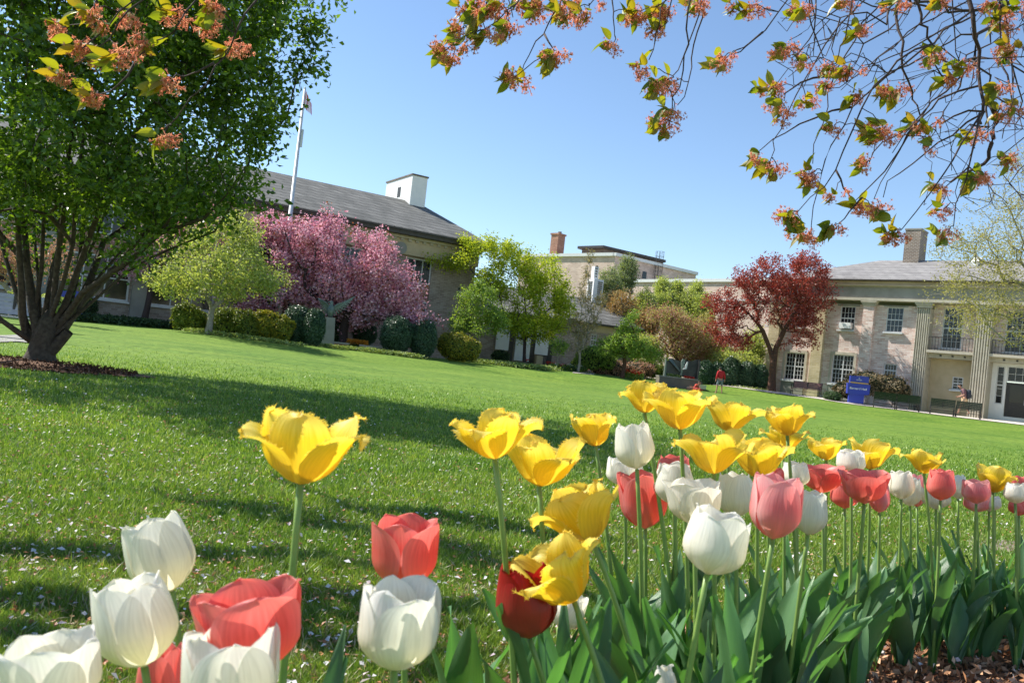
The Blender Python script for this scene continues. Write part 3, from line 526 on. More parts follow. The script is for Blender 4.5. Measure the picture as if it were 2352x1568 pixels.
# ------------------------------------------------------------ TREES
def grow(fork, ends, seed_nodes=None, step=.45, jit=.06, up=.12, r_end=.006, expo=2.2):
    """connect crown points to the nearest limb already there; returns polylines with radii (pipe model)"""
    pos = [np.array(p, float) for p in (seed_nodes[0] if seed_nodes else [fork])]; par = list(seed_nodes[1]) if seed_nodes else [-1]
    A = np.array(pos); ends = sorted(ends, key=lambda e: np.linalg.norm(e - fork)); tips = []
    dist0 = [0.0 if p < 0 else 0.0 for p in par]
    for i, p in enumerate(par): dist0[i] = 0 if p < 0 else dist0[p] + np.linalg.norm(pos[i] - pos[p])
    Dp = np.array(dist0)
    for e in ends:
        de = np.linalg.norm(A - e, axis=1); cost = de + .25 * Dp + np.where(np.linalg.norm(A - fork, axis=1) > np.linalg.norm(e - fork), 2.0, 0)
        i = int(np.argmin(cost)); a = A[i]; L = de[i]; k = max(1, int(L / step)); cur = i; ctrl = (a + e) / 2 + np.array([0, 0, -up * L])
        if par[i] >= 0:
            dirp = a - pos[par[i]]; dirp = dirp / (np.linalg.norm(dirp) + 1e-6); ctrl = ctrl * .6 + (a + dirp * L * .5) * .4
        new = []
        for j in range(1, k + 1):
            t = j / k; p = (1 - t) ** 2 * a + 2 * t * (1 - t) * ctrl + t * t * e + rng.normal(size=3) * jit * L * (.35 if j < k else 0)
            pos.append(p); par.append(cur); new.append(p); cur = len(pos) - 1
        A = np.vstack([A, np.array(new)]); d = [Dp[i] + np.linalg.norm(p - a) for p in new]; Dp = np.concatenate([Dp, d]); tips.append(cur)
    n = len(pos); wgt = np.zeros(n); ch = [[] for _ in range(n)]
    for i in range(n):
        if par[i] >= 0: ch[par[i]].append(i)
    for i in range(n - 1, -1, -1):
        if not ch[i]: wgt[i] = 1
        if par[i] >= 0: wgt[par[i]] += wgt[i]
    return A, par, ch, r_end * wgt ** (1 / expo), wgt, tips
def limbs_mesh(A, par, ch, rad, wgt, rmax=None, sides=6, minw=0):
    mb = MB(); done = set()
    starts = [i for i in range(len(A)) if par[i] < 0] + [c for i in range(len(A)) if len(ch[i]) > 1 for c in sorted(ch[i], key=lambda c: -wgt[c])[1:]]
    starts += [c for i in range(len(A)) if par[i] < 0 and len(ch[i]) > 1 for c in []]
    for s in starts:
        line = [s] if par[s] < 0 else [par[s], s]; c = s
        while ch[c]: c = max(ch[c], key=lambda q: wgt[q]); line.append(c)
        if len(line) < 2: continue
        r = rad[line].copy()
        if par[s] >= 0: r[0] = min(r[0], r[1] * 1.25)
        if rmax: r = np.minimum(r, rmax)
        mb.tube(A[line], r, sides if r.max() > .02 else 4, cap=False)
    return mb
def blobs_px(D, lst, ry=None):
    """crown lobes given as (px, py, half width px, half height px[, depth offset])"""
    out = []
    for b in lst:
        dd = D + (b[4] if len(b) > 4 else 0); c = P(b[0], b[1], dd); rx = b[2] * dd / F_; out.append((c, np.array([rx, min(ry, 2.2 * rx + .1) if ry else rx, b[3] * dd / F_])))
    return out
def sample(blobs, n, shell=.35):
    vol = np.array([r.prod() for _, r in blobs]) ** .85; k = rng.choice(len(blobs), n, p=vol / vol.sum())
    d = rng.normal(size=(n, 3)); d /= np.linalg.norm(d, axis=1)[:, None]; rr = rng.uniform(0, 1, n) ** shell
    return np.array([blobs[i][0] for i in k]) + d * rr[:, None] * np.array([blobs[i][1] for i in k])
LM = dict(
    horn=leafmat('deep_green_leaf', [(.036, .078, .010), (.08, .15, .018), (.17, .26, .035)], .45, .34, .6, (1.7, 1.7, .5)), fresh=leafmat('fresh_yellow_green_leaf', [(.21, .28, .07), (.33, .40, .11), (.48, .52, .20)], .4),
    lime=leafmat('lime_leaf', [(.20, .30, .02), (.36, .44, .03), (.52, .56, .06)], .4), mid=leafmat('mid_green_leaf', [(.11, .20, .03), (.20, .32, .055), (.31, .41, .09)], .4),
    pink=leafmat('pink_blossom', [(.48, .20, .28), (.70, .40, .48), (.90, .68, .74)], .35, .6, .2, (1.2, .9, .95)), copper=leafmat('copper_young_leaf', [(.25, .08, .03), (.36, .14, .06), (.18, .12, .03)], .35, tcol=(1.3, 1, .7)),
    feather=leafmat('pale_green_leaf', [(.22, .29, .08), (.34, .42, .13), (.47, .51, .21)], .5), plum=leafmat('dark_red_leaf', [(.17, .035, .03), (.31, .07, .05), (.46, .15, .10)], .35, .4, .45, (1.5, .7, .6)), crab=leafmat('coppery_pink_leaf', [(.30, .16, .10), (.50, .29, .21), (.44, .33, .16)], .35, tcol=(1.2, 1, .8)),
    orange=leafmat('orange_bud', [(.36, .24, .08), (.50, .33, .13), (.40, .38, .14)], .35, tcol=(1.2, 1, .8)), olive=leafmat('pale_olive_leaf', [(.25, .24, .07), (.36, .33, .11), (.45, .42, .17)], .35), bare=leafmat('bud', [(.22, .17, .10), (.30, .25, .12), (.34, .32, .15)], .3),
    conif=leafmat('grey_green_needle', [(.14, .20, .09), (.22, .28, .13), (.31, .36, .18)], .35), box=leafmat('dark_box_leaf', [(.015, .05, .02), (.035, .09, .04), (.11, .19, .10)], .12, .35, .5),
    gold=leafmat('golden_cypress_leaf', [(.10, .15, .018), (.22, .25, .025), (.42, .34, .03)], .25), goldg=leafmat('green_cypress_leaf', [(.07, .12, .016), (.14, .20, .025), (.26, .28, .035)], .25), cover=leafmat('ground_cover_leaf', [(.10, .17, .04), (.22, .30, .07), (.40, .46, .18)], .25), ivy=leafmat('dark_ground_cover_leaf', [(.015, .04, .014), (.04, .09, .03), (.10, .16, .06)], .2),
    acer=leafmat('bronze_leaf', [(.12, .09, .05), (.24, .18, .10), (.36, .29, .18)], .3), redfl=leafmat('red_flower', [(.6, .02, .01), (.75, .05, .02), (.8, .10, .03)], .3, tcol=(1, .7, .6)), whfl=leafmat('white_flower', [(.7, .7, .66), (.8, .8, .74), (.85, .8, .6)], .2, tcol=(1, 1, 1)), orfl=leafmat('orange_flower', [(.6, .22, .02), (.75, .32, .03), (.8, .42, .05)], .3, tcol=(1, 1, .6)),
)
def tree(name, label, cat, base, D, lobes, leaf, ntip, nleaf, ls, trunk_r, fork=.25, bark='bark', group=None, spread=.22, lw=.6, up=.25, stems=None, shell=.4, r_end=.008, step=.45, ry=None, mix=None, jit=.06, lift=0, droop=.0, foliage='foliage', upb=.12, zmin=None, zsl=0, stem_r=0):
    g = Gd(base, D) if not isinstance(base, (tuple, list)) else G(*base)
    if isinstance(base, (tuple, list)): D = g[1]
    g = g + np.array([0, 0, lift]); t = thing(name, label, cat, g, 0, group); B = blobs_px(D, lobes, ry)
    ends = sample(B, ntip, shell); top = max(c[2] + r[2] for c, r in B); low = min(c[2] - r[2] for c, r in B)
    cen = np.mean([c for c, r in B], 0); fk = g + np.array([(cen[0] - g[0]) * .15, 0, max(.3, (top - g[2]) * fork)])
    nodes_ = [g.copy(), g + (fk - g) * .5 + rng.normal(size=3) * .02 * (not stem_r), fk]; par = [-1, 0, 1]
    nst = {}
    if stems:
        for si, ln in enumerate(stems):
            prev = 2
            if stem_r:
                a_ = si * 2.4; nodes_.append(g + np.array([.07 * math.cos(a_), .07 * math.sin(a_), .0])); par.append(0); nodes_.append(g + np.array([.08 * math.cos(a_), .08 * math.sin(a_), .25])); par.append(len(nodes_) - 2); prev = len(nodes_) - 1; nst[prev - 1] = stem_r * (1.25 if si < 11 else .6); nst[prev] = stem_r * (1.1 if si < 11 else .55)
            for q in ln: nodes_.append(np.array(q)); par.append(prev); prev = len(nodes_) - 1; nst[prev] = 0 if not stem_r else stem_r * (1 - .13 * ln.index(q)) * (.75 + .5 * ((si * 7) % 5) / 5) * (1 if si < 11 else .55)
    A, par, ch, rad, wgt, tips = grow(fk, ends, (nodes_, par), step=step, r_end=r_end, jit=jit, up=upb)
    k = trunk_r / rad[1] if not stem_r else 1.0; rad = np.where(rad * k < r_end, rad * k * .5 + r_end * .5, rad * k) if k < 1 else rad * (1 + (k - 1) * np.clip(wgt / wgt[1], 0, 1) ** .35)
    for i_, r_m in nst.items(): rad[i_] = max(rad[i_], r_m) if not stem_r else r_m
    rad[0] = rad[1] * 1.3; A2 = A - g
    if stem_r: rad[0], rad[1], rad[2] = .08, .08, .06
    tm_ = limbs_mesh(A2, par, ch, rad, wgt)
    if stem_r: tm_.tube([(0, 0, -.08), (0, 0, .02), (.005, 0, .12), (.015, 0, .24), (.03, 0, .38), (.05, 0, .52), (.06, 0, .66)], np.array([1.75, 1.38, 1.12, 1.02, .98, .78, .3]) * trunk_r, 18)
    obj('trunk', tm_, M[bark], t, smooth=True)
    tw = [i for i in range(len(A)) if wgt[i] <= max(2, ntip / 90) and (zmin is None or A2[i][2] > zmin + (A2[i][0] * zsl))]
    def foliage_mesh(n, size):
        idx = rng.choice(tw, n); idx2 = np.array([par[i] if par[i] >= 0 else i for i in idx]); f = rng.uniform(0, 1, (n, 1))
        pos = A2[idx] * f + A2[idx2] * (1 - f) + rng.normal(size=(n, 3)) * spread
        mb = MB(); mb.leaves(pos, size, size * lw, up=up, droop=droop); return mb
    obj(foliage, foliage_mesh(nleaf, ls), LM[leaf], t)
    if mix: obj(mix[3] if len(mix) > 3 else 'young_leaves', foliage_mesh(mix[1], mix[2]), LM[mix[0]], t)
    return t

# the multi-stemmed green tree at the left
bT = G(91, 833); DT = bT[1]
def pl(pts, off): return [tuple(P(x, y, DT + o)) for (x, y), o in zip(pts, np.linspace(0, off, len(pts)))]
_st = [([(98, 757), (112, 672), (135, 570), (142, 435), (122, 250), (100, 60)], .3), ([(74, 700), (61, 604), (14, 554), (-30, 500), (-90, 380), (-160, 200)], -.6),
       ([(66, 650), (60, 611), (51, 469), (47, 367), (10, 150)], .5), ([(70, 782), (41, 762), (0, 733), (-60, 650), (-140, 540), (-260, 420)], -.9), ([(60, 765), (51, 720), (50, 672), (44, 584), (40, 500)], -.5),
       ([(118, 730), (132, 604), (149, 469), (156, 367), (190, 150)], -.7), ([(125, 760), (159, 706), (186, 588), (192, 496), (240, 300), (300, 120)], 1.0),
       ([(118, 790), (142, 765), (190, 692), (244, 638), (325, 543), (383, 496), (480, 420), (600, 350)], .5), ([(150, 730), (190, 672), (305, 594), (366, 537), (470, 500)], -1.2), ([(160, 720), (205, 650), (237, 557), (338, 486), (430, 380), (560, 260)], 1.6), ([(150, 700), (200, 560), (260, 400), (340, 250), (480, 120)], -1.5)]
_st += [([(92, 740), (88, 640), (80, 560), (75, 440), (60, 300)], .9), ([(112, 740), (145, 650), (168, 560), (175, 430), (200, 260)], -1.0), ([(128, 740), (170, 640), (215, 560), (250, 460), (300, 330)], .8), ([(80, 720), (95, 620), (100, 520), (108, 400), (90, 250)], -.4), ([(132, 750), (200, 668), (275, 580), (345, 520), (420, 455)], 1.0), ([(100, 730), (118, 620), (150, 520), (215, 400), (270, 250)], 1.3), ([(60, 740), (30, 650), (15, 600), (-20, 470), (-50, 330)], .4), ([(135, 760), (215, 690), (290, 625), (350, 590), (420, 560)], .2)]
stems = [pl(a, b) for a, b in _st]
rng = np.random.default_rng(5)
horn_l = [(180, 180, 460, 330), (330, 60, 330, 250), (450, 190, 195, 190), (60, 330, 330, 200), (330, 400, 250, 110), (560, 90, 150, 170), (570, 300, 60, 75), (690, 150, 60, 60), (660, 20, 90, 90), (560, 400, 75, 75, -1), (430, 490, 110, 52, -1), (280, 570, 85, 40, -1.5), (300, 645, 40, 14, -1.8), (150, 430, 150, 70), (-60, 440, 160, 100),
          (740, 40, 42, 30), (745, 125, 38, 14), (750, 185, 38, 8), (652, 222, 35, 12), (620, 280, 35, 14), (640, 365, 40, 8), (660, 405, 30, 12), (655, 440, 34, 7), (620, 470, 30, 14), (400, -120, 400, 150), (200, -110, 380, 140), (520, -140, 280, 110), (80, -60, 330, 160), (770, 60, 20, 8), (765, 8, 22, 8)]  # extra lobes above the top edge, added to thicken the crown's cast shadow
horn_l = [l if len(l) > 4 else (*l, -1.0) for l in horn_l]
ht = tree('green_tree', 'large multi-stemmed tree with dark green leaves at the left edge of the lawn', 'tree', (91, 833), DT, horn_l, 'horn', 1150, 60000, .082, .145, fork=.075, bark='bark', stems=stems, spread=.10, ry=2.8, zmin=1.35, zsl=-.06, stem_r=.052, shell=.5, r_end=.004, step=.3, up=.35, lw=.62)

# trees on the far side of the lawn
rng = np.random.default_rng(21)
tree('small_yellow_green_tree', 'small spreading tree with yellow-green spring leaves and pale stem, before the golden shrubs', 'tree', 480, 36, [(500, 610, 150, 75), (420, 640, 85, 45), (590, 640, 75, 45), (520, 540, 95, 60), (560, 510, 50, 38), (370, 625, 35, 16), (640, 655, 28, 14), (470, 670, 110, 28)], 'fresh', 420, 15000, .13, .13, fork=.2, bark='barkl', spread=.16, r_end=.012)
pk = [(760, 620, 135, 95), (850, 660, 130, 80), (700, 560, 80, 60), (750, 510, 50, 34), (930, 680, 65, 60), (960, 725, 55, 35), (660, 620, 80, 60), (850, 540, 32, 26), (880, 570, 28, 22), (820, 525, 12, 10), (870, 620, 80, 60), (640, 690, 60, 40), (800, 720, 130, 35), (620, 520, 38, 30), (560, 700, 70, 30), (720, 690, 60, 25), (985, 745, 30, 18), (640, 540, 50, 45)]
tree('pink_blossom_tree', 'wide cherry tree covered in pink blossom in front of the slate-roofed hall', 'tree', 790, 45, pk, 'pink', 600, 34000, .13, .26, fork=.12, bark='barkd', spread=.20, mix=('copper', 5000, .12, 'young_leaves'), up=.1, lw=.9, ry=2.6, r_end=.012)
tree('lime_green_tree', 'layered tree with bright lime foliage on dark branches, beside the end of the slate-roofed hall', 'tree', 1205, 52, [(1180, 600, 70, 40), (1240, 640, 60, 45), (1080, 570, 42, 24), (1150, 560, 50, 22), (1015, 607, 32, 14), (1290, 700, 40, 30), (1230, 720, 70, 36), (1170, 740, 70, 22), (1280, 745, 40, 18), (1060, 600, 30, 18), (1260, 600, 28, 16), (1300, 670, 28, 22), (1190, 680, 60, 30), (1180, 755, 70, 22), (1130, 640, 40, 40), (1240, 760, 60, 18)], 'lime', 420, 24000, .16, .11, fork=.2, bark='barkd', spread=.22, up=.5, r_end=.014, ry=1.7)
tree('small_green_tree', 'small fresh green tree with thin pale stems beside the round golden bush', 'tree', 1098, 48, [(1095, 700, 52, 45), (1070, 730, 38, 30), (1130, 730, 45, 30), (1110, 670, 30, 30), (1150, 740, 28, 18), (1090, 755, 55, 18)], 'mid', 220, 8500, .13, .09, fork=.16, bark='barkl', spread=.16, r_end=.010)
tree('bare_upright_tree', 'narrow upright tree with almost bare brown twigs before the wing with the white cupola', 'tree', 1328, 50, [(1340, 700, 18, 90), (1352, 610, 13, 45), (1330, 770, 25, 45), (1365, 720, 22, 50), (1318, 740, 16, 30), (1385, 690, 14, 30)], 'bare', 420, 3500, .10, .08, fork=.12, bark='barkl', spread=.08, r_end=.024, step=.8, jit=.03, upb=-.05)
tree('pale_sapling', 'tiny pale green sapling at the white-panelled porch, left of the bare upright tree', 'tree', 1279, 49.5, [(1278, 785, 16, 17), (1290, 800, 20, 14), (1275, 800, 14, 12)], 'mid', 60, 900, .12, .03, fork=.35, bark='barkl', spread=.1, r_end=.008)
tree('forked_green_tree', 'small light green tree with stout reddish trunk, in the bed left of the dark sculpture', 'tree', 1430, 49.5, [(1440, 790, 55, 28), (1400, 800, 38, 20), (1475, 800, 42, 24), (1440, 755, 30, 26), (1455, 730, 16, 20), (1500, 815, 24, 14)], 'mid', 200, 8000, .13, .12, fork=.22, bark='barkp', spread=.15, r_end=.011, up=.5)
tree('crab_apple_tree', 'coppery pink budding tree behind the dark sculpture', 'tree', 1560, 58, [(1540, 740, 55, 40), (1580, 760, 55, 36), (1520, 780, 40, 28), (1620, 790, 50, 24), (1500, 720, 28, 22), (1560, 800, 70, 20)], 'crab', 330, 9000, .13, .12, bark='barkp', spread=.22, r_end=.014, mix=('feather', 3500, .12, 'green_leaves'))
tree('plum_tree', 'tree with dense dark red leaves and forked trunk before the brick hall', 'tree', 1772, 53, [(1700, 700, 65, 60), (1760, 650, 80, 42), (1840, 640, 75, 52), (1660, 740, 45, 45), (1880, 680, 42, 45), (1840, 600, 55, 26), (1720, 630, 40, 26), (1690, 780, 50, 22), (1850, 740, 45, 50), (1800, 700, 70, 50), (1640, 690, 22, 25), (1845, 795, 24, 16), (1900, 625, 24, 22), (1770, 600, 30, 16)], 'plum', 600, 21000, .15, .22, fork=.2, bark='barkp', spread=.17, r_end=.013, ry=2.0, stems=[[P(1782, 800, 53), P(1800, 760, 53), P(1835, 700, 53.2), P(1850, 640, 53)], [P(1768, 800, 53), P(1752, 760, 53.2), P(1720, 720, 53), P(1690, 690, 52.8)]])
bg_ = [(1400, 660, 30, 45, 'conif', 64, 'pale grey-green tree directly right of the white cupola'), (1440, 630, 22, 42, 'conif', 66, 'tall narrow grey-green conifer rising before the far brick block'), (1425, 705, 38, 35, 'orange', 62, 'small tree with orange-brown buds right of the slate wing roof'),
       (1480, 702, 32, 38, 'feather', 65, 'feathery green tree right of the tall conifer'), (1530, 706, 30, 40, 'feather', 66, 'upright yellow-green tree in the middle of the row before the brick range'), (1580, 706, 30, 40, 'feather', 66, 'upright green tree second from the red-leaved tree'), (1615, 712, 24, 36, 'feather', 65, 'upright pale green tree touching the red-leaved tree'), (1480, 745, 35, 30, 'orange', 61, 'low tree with rust coloured buds above the forked green tree'),
       (1690, 830, 60, 35, 'feather', 57, 'low light green tree above the clipped hedge domes'), (1620, 760, 30, 35, 'olive', 60, 'arching pale olive tree left of the red-leaved tree'), (1730, 800, 30, 40, 'feather', 58, 'light green tree behind the forked trunk of the red-leaved tree')]
for x, y, hw, hh, lf, D, lb_ in bg_:
    tree('background_tree', lb_, 'tree', x, D, [(x, y, hw, hh), (x - hw * .6, y + hh * .3, hw * .35, hh * .9), (x + hw * .5, y + hh * .4, hw * .4, hh * .8), (x + hw * .2, y - hh * .6, hw * .22, hh * .7), (x - hw * .3, y - hh * .5, hw * .16, hh * .6)], lf, 360, 5200, .14, .12, fork=.15, bark='barkl', spread=.20, r_end=.020, group='trees before the brick range', upb=-.03)
tree('olive_twig_tree', 'tall sparse tree with pale olive foliage covering the right end of the hall roof', 'tree', 2560, 34, [(2330, 620, 160, 120), (2250, 560, 110, 80), (2280, 720, 120, 50), (2200, 640, 60, 90), (2340, 480, 110, 70), (2450, 600, 160, 200), (2210, 750, 60, 25), (2330, 780, 60, 25), (2180, 560, 40, 40), (2400, 380, 100, 80)], 'olive', 900, 17000, .09, .22, fork=.2, bark='barkl', spread=.20, r_end=.007, ry=2.5, shell=.6, step=.6)
tree('pink_bud_tree', 'small tree with dusty pink buds at the far left edge behind the big green tree', 'tree', 28, 30, [(10, 590, 60, 60), (40, 620, 45, 45), (-40, 600, 60, 60), (130, 600, 40, 60)], 'crab', 200, 5000, .11, .10, bark='barkl', spread=.18, r_end=.01)
tree('pink_blossom_tree', 'pink blossom tree seen through the stems of the big green tree at left', 'tree', 330, 42, [(400, 560, 90, 60), (330, 600, 70, 50), (470, 520, 80, 40)], 'pink', 200, 9000, .13, .15, bark='barkd', spread=.22, mix=('feather', 2500, .12, 'young_leaves'), r_end=.012)

for x, y, hw, hh, lf, D, lb_ in [(1520, 668, 14, 26, 'feather', 67, 'slender pale green tree top against the brick range, nearest the ladder'), (1555, 674, 14, 28, 'feather', 67, 'slender green tree top in the middle of the brick range'), (1600, 676, 14, 26, 'feather', 67, 'slender pale tree top left of the red-leaved tree crown'),
        (1590, 815, 50, 30, 'crab', 59, 'low brownish budding tree directly behind the dark sculpture'), (1480, 800, 40, 30, 'feather', 58, 'low bright green tree left of the crab apple'), (1650, 810, 45, 35, 'olive', 59, 'low twiggy olive tree behind the hedge domes'), (1550, 738, 45, 34, 'feather', 63, 'broad green tree between the rust budded tree and the red-leaved tree')]:
    tree('background_tree', lb_, 'tree', x, D, [(x, y, hw, hh), (x, y - hh * .4, hw * .5, hh * .7), (x + hw * .3, y + hh * .6, hw * .8, hh * .6)], lf, 300, 4600, .14, .09, fork=.15, bark='barkl', spread=.20, r_end=.020, group='trees before the brick range', upb=-.03)
# ------------------------------------------------------------ SHRUBS
def shrub(name, label, lobes, base, D, leaf, n, ls, cat='shrub', group=None, lump=.10, up=.1, lw=.6, core=(.010, .018, .006), lift=0, nrm_k=1.0, sq=1.0):
    g = Gd(base, D) + np.array([0, 0, lift]); t = thing(name, label, cat, g, 0, group); B = blobs_px(D, lobes); cm_ = MB(); lf = MB()
    vol = np.array([r[0] * r[2] for _, r in B]); 
    for (c, r), v in zip(B, vol / vol.sum()):
        c = c - g; r = r.copy(); ph = rng.uniform(0, 6, 6)
        th = np.linspace(0, math.pi, 14)[:, None]; fi = np.linspace(0, 2 * math.pi, 21)[None]
        def surf(th, fi, k):
            w_ = 1 + lump * (np.sin(3 * fi + ph[0]) * np.sin(4 * th + ph[1]) + .6 * np.sin(7 * fi + ph[2]) * np.sin(6 * th + ph[3]))
            st = np.sin(th) ** sq; return np.stack([c[0] + r[0] * k * w_ * st * np.cos(fi), c[1] + r[1] * k * w_ * st * np.sin(fi), np.maximum(c[2] + r[2] * k * w_ * np.cos(th), -.05)], -1)
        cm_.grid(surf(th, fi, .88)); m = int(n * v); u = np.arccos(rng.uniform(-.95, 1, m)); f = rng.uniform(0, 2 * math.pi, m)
        p = surf(u, f, 1.0); p += (p - c) * rng.normal(-.03, .045, m)[:, None]; nr = (p - c) / r; nr /= np.linalg.norm(nr, axis=1)[:, None]
        lf.leaves(p, ls, ls * lw, up=up, nrm=nr * nrm_k)
    f_ = obj('foliage', lf, LM[leaf], t); obj('stems', cm_, M['core'], t, smooth=True); return t  # the stems part is a dark solid core closing gaps between the leaves
M['core'] = mat('inner_shade_core', (.012, .02, .008), (.025, .035, .014), .95, 8)  # shade inside the shrub put into the dark colour of its core
rng = np.random.default_rng(31)
gg = 'golden cypress shrubs by the long hall'
shrub('cypress_shrub', 'green-gold feathery cypress shrub, leftmost, left of the pale-stemmed tree', [(425, 727, 27, 30), (445, 735, 24, 28)], 430, 38, 'goldg', 5000, .12, group=gg, lump=.18)
shrub('cypress_shrub', 'wide green-gold cypress shrub directly right of the pale-stemmed tree', [(520, 742, 32, 33), (560, 748, 34, 33), (495, 738, 20, 28)], 530, 38.2, 'goldg', 7500, .12, group=gg, lump=.18)
shrub('cypress_shrub', 'brightest golden cypress shrub beside the clipped dark green domes', [(610, 750, 30, 34), (645, 756, 28, 30), (600, 730, 18, 16)], 625, 38.6, 'gold', 7500, .12, group=gg, lump=.18)
tg = 'clipped dark green domes before the long hall'
for x, y, hw, hh, D, lb_ in [(682, 747, 34, 44, 39.5, 'large clipped green dome directly right of the golden cypress shrubs'), (722, 752, 24, 42, 39, 'narrower clipped green dome next to the eagle pedestal'), (770, 764, 18, 22, 47, 'small clipped green bush behind the left low brick wall'), (838, 765, 27, 26, 48, 'dark clipped bush in shade behind the orange flowers'), (911, 768, 37, 42, 42.5, 'largest clipped green dome right of the steps'), (973, 778, 30, 46, 43, 'tall clipped green dome between the largest dome and the golden bush'), (945, 745, 14, 14, 44.5, 'top of a clipped dome showing between two larger ones')]:
    shrub('clipped_bush', lb_, [(x, y, hw, hh)], x, D, 'box', 6500 if hw > 20 else 2500, .085, group=tg, lump=.03, sq=.8)
shrub('golden_bush', 'round yellow-green bush right of the clipped domes, by the small green tree', [(1050, 797, 37, 32), (1078, 803, 26, 26), (1025, 790, 20, 25)], 1050, 45, 'gold', 8000, .11, lump=.12)
shrub('dark_bush', 'low dark bush against the first white porch panel', [(1150, 818, 20, 13)], 1150, 54, 'ivy', 1500, .12)
shrub('leafy_bush', 'light green leafy bush right of the bare upright tree', [(1360, 822, 36, 26), (1335, 835, 22, 18), (1390, 830, 22, 20)], 1360, 52, 'mid', 4500, .13, lump=.2)
shrub('mixed_bush', 'mixed green and reddish bush behind the trunk of the forked green tree', [(1415, 845, 28, 18), (1470, 848, 32, 17), (1380, 848, 24, 12)], 1430, 52.5, 'crab', 3200, .12, lump=.2)
shrub('dark_green_bush', 'dark green bush directly left of the sculpture', [(1500, 850, 26, 16), (1480, 838, 20, 14)], 1495, 53.5, 'goldg', 3000, .12, lump=.2)
hg = 'clipped hedge domes left of the brick hall'
for x, y, hw, hh, lb_ in [(1620, 858, 17, 30, 'hedge dome touching the right edge of the sculpture'), (1645, 860, 15, 28, 'slim hedge dome left of the person in red'), (1678, 855, 24, 34, 'tall hedge dome behind the right shoulder of the person in red'), (1716, 862, 23, 32, 'round hedge dome, second from the red-leaved tree'), (1746, 868, 18, 30, 'shaded hedge dome beside the trunk of the red-leaved tree')]:
    shrub('hedge_dome', lb_, [(x, y, hw, hh)], x, 55, 'box', 4200, .11, group=hg, lump=.08)
shrub('bronze_bush', 'sprawling bronze-leaved bush behind the blue sign', [(1990, 880, 45, 26), (2040, 885, 40, 24), (1950, 895, 35, 20), (2070, 898, 22, 16)], 2000, 49.5, 'acer', 5500, .13, lump=.2, up=.6)
shrub('spiky_bush', 'small dark spiky bush at the path left of the blue sign', [(1912, 910, 18, 10)], 1912, 49, 'ivy', 900, .2, lw=.2)
shrub('left_bush', 'yellow-green bush behind the wooden slatted bench at left', [(50, 690, 30, 24), (120, 700, 30, 22)], 50, 22, 'fresh', 2500, .09, lump=.2)
shrub('foundation_bush', 'dark green bush at the base of the long hall wall, left end', [(205, 705, 18, 24), (180, 715, 22, 18)], 200, 42, 'ivy', 2200, .10)
def cover(name, label, pts, wd, leaf, n, ls, h=.18, cat='ground cover'):
    """low planting along a line of ground points"""
    Pp = np.array([G(x, y) for x, y in pts]); seg = np.linalg.norm(np.diff(Pp, axis=0), axis=1); cs = np.concatenate([[0], np.cumsum(seg)]); t = rng.uniform(0, cs[-1], n)
    x = np.interp(t, cs, Pp[:, 0]) + rng.normal(size=n) * wd * .4; y = np.interp(t, cs, Pp[:, 1]) + rng.normal(size=n) * wd * .5; z = gz(x, y) + rng.uniform(0, 1, n) ** .7 * h
    mb = MB(); mb.leaves(np.stack([x, y, z], 1), ls, ls * .7, up=.5); return obj(name, mb, LM[leaf], kind='stuff')
cover('ground_cover', '', [(200, 738), (330, 748), (430, 757)], 1.0, 'ivy', 9000, .13, .28); cover('ground_cover', '', [(440, 762), (500, 770), (680, 795)], .6, 'cover', 4000, .11, .12)
cover('ground_cover', '', [(740, 797), (800, 804), (830, 806)], .35, 'cover', 1500, .1, .15); cover('ground_cover', '', [(835, 808), (900, 816), (960, 824)], .5, 'cover', 2500, .1, .2)
cover('ground_cover', '', [(1100, 834), (1180, 842), (1260, 850)], .9, 'cover', 6000, .12, .2); cover('ground_cover', '', [(1180, 838), (1260, 846), (1320, 853)], .8, 'ivy', 5000, .12, .3)
cover('ground_cover', '', [(1390, 860), (1450, 868), (1520, 876)], .5, 'cover', 3000, .11, .1); cover('ground_cover', '', [(1650, 884), (1700, 890), (1760, 898)], .6, 'cover', 1600, .11, .1); cover('ground_cover', '', [(1925, 918), (2000, 926), (2095, 938)], .5, 'cover', 4000, .11, .2)
# ------------------------------------------------------------ FLOWER BED, PATH, MULCH
bedq = [G(1120, 1640), G(1450, 1440), np.array([4.6, 5.2, 0]), np.array([5.5, 1.0, 0])]
bedq[2] = G(2500, 1330); bedq[3] = np.array([3.6, .2, 0]); bedq[0] = np.array([-.35, .9, 0]); bedq[1] = G(1330, 1490)
def quad_uv(x, y, q):    # inside test for a convex quad
    ins = np.ones(np.shape(x), bool)
    for k in range(4):
        a, b = q[k], q[(k + 1) % 4]; ins &= ((b[0] - a[0]) * (y - a[1]) - (b[1] - a[1]) * (x - a[0])) < 0
    return ins
sheet('flower_bed', None, M['mulch'], .006, 30, world=bedq)
bp_ = [G(2225, 1262), G(2225, 1236), G(2700, 1290), G(2700, 1320)]
sheet('brick_path', None, M['paveb'], .010, 10, world=bp_)
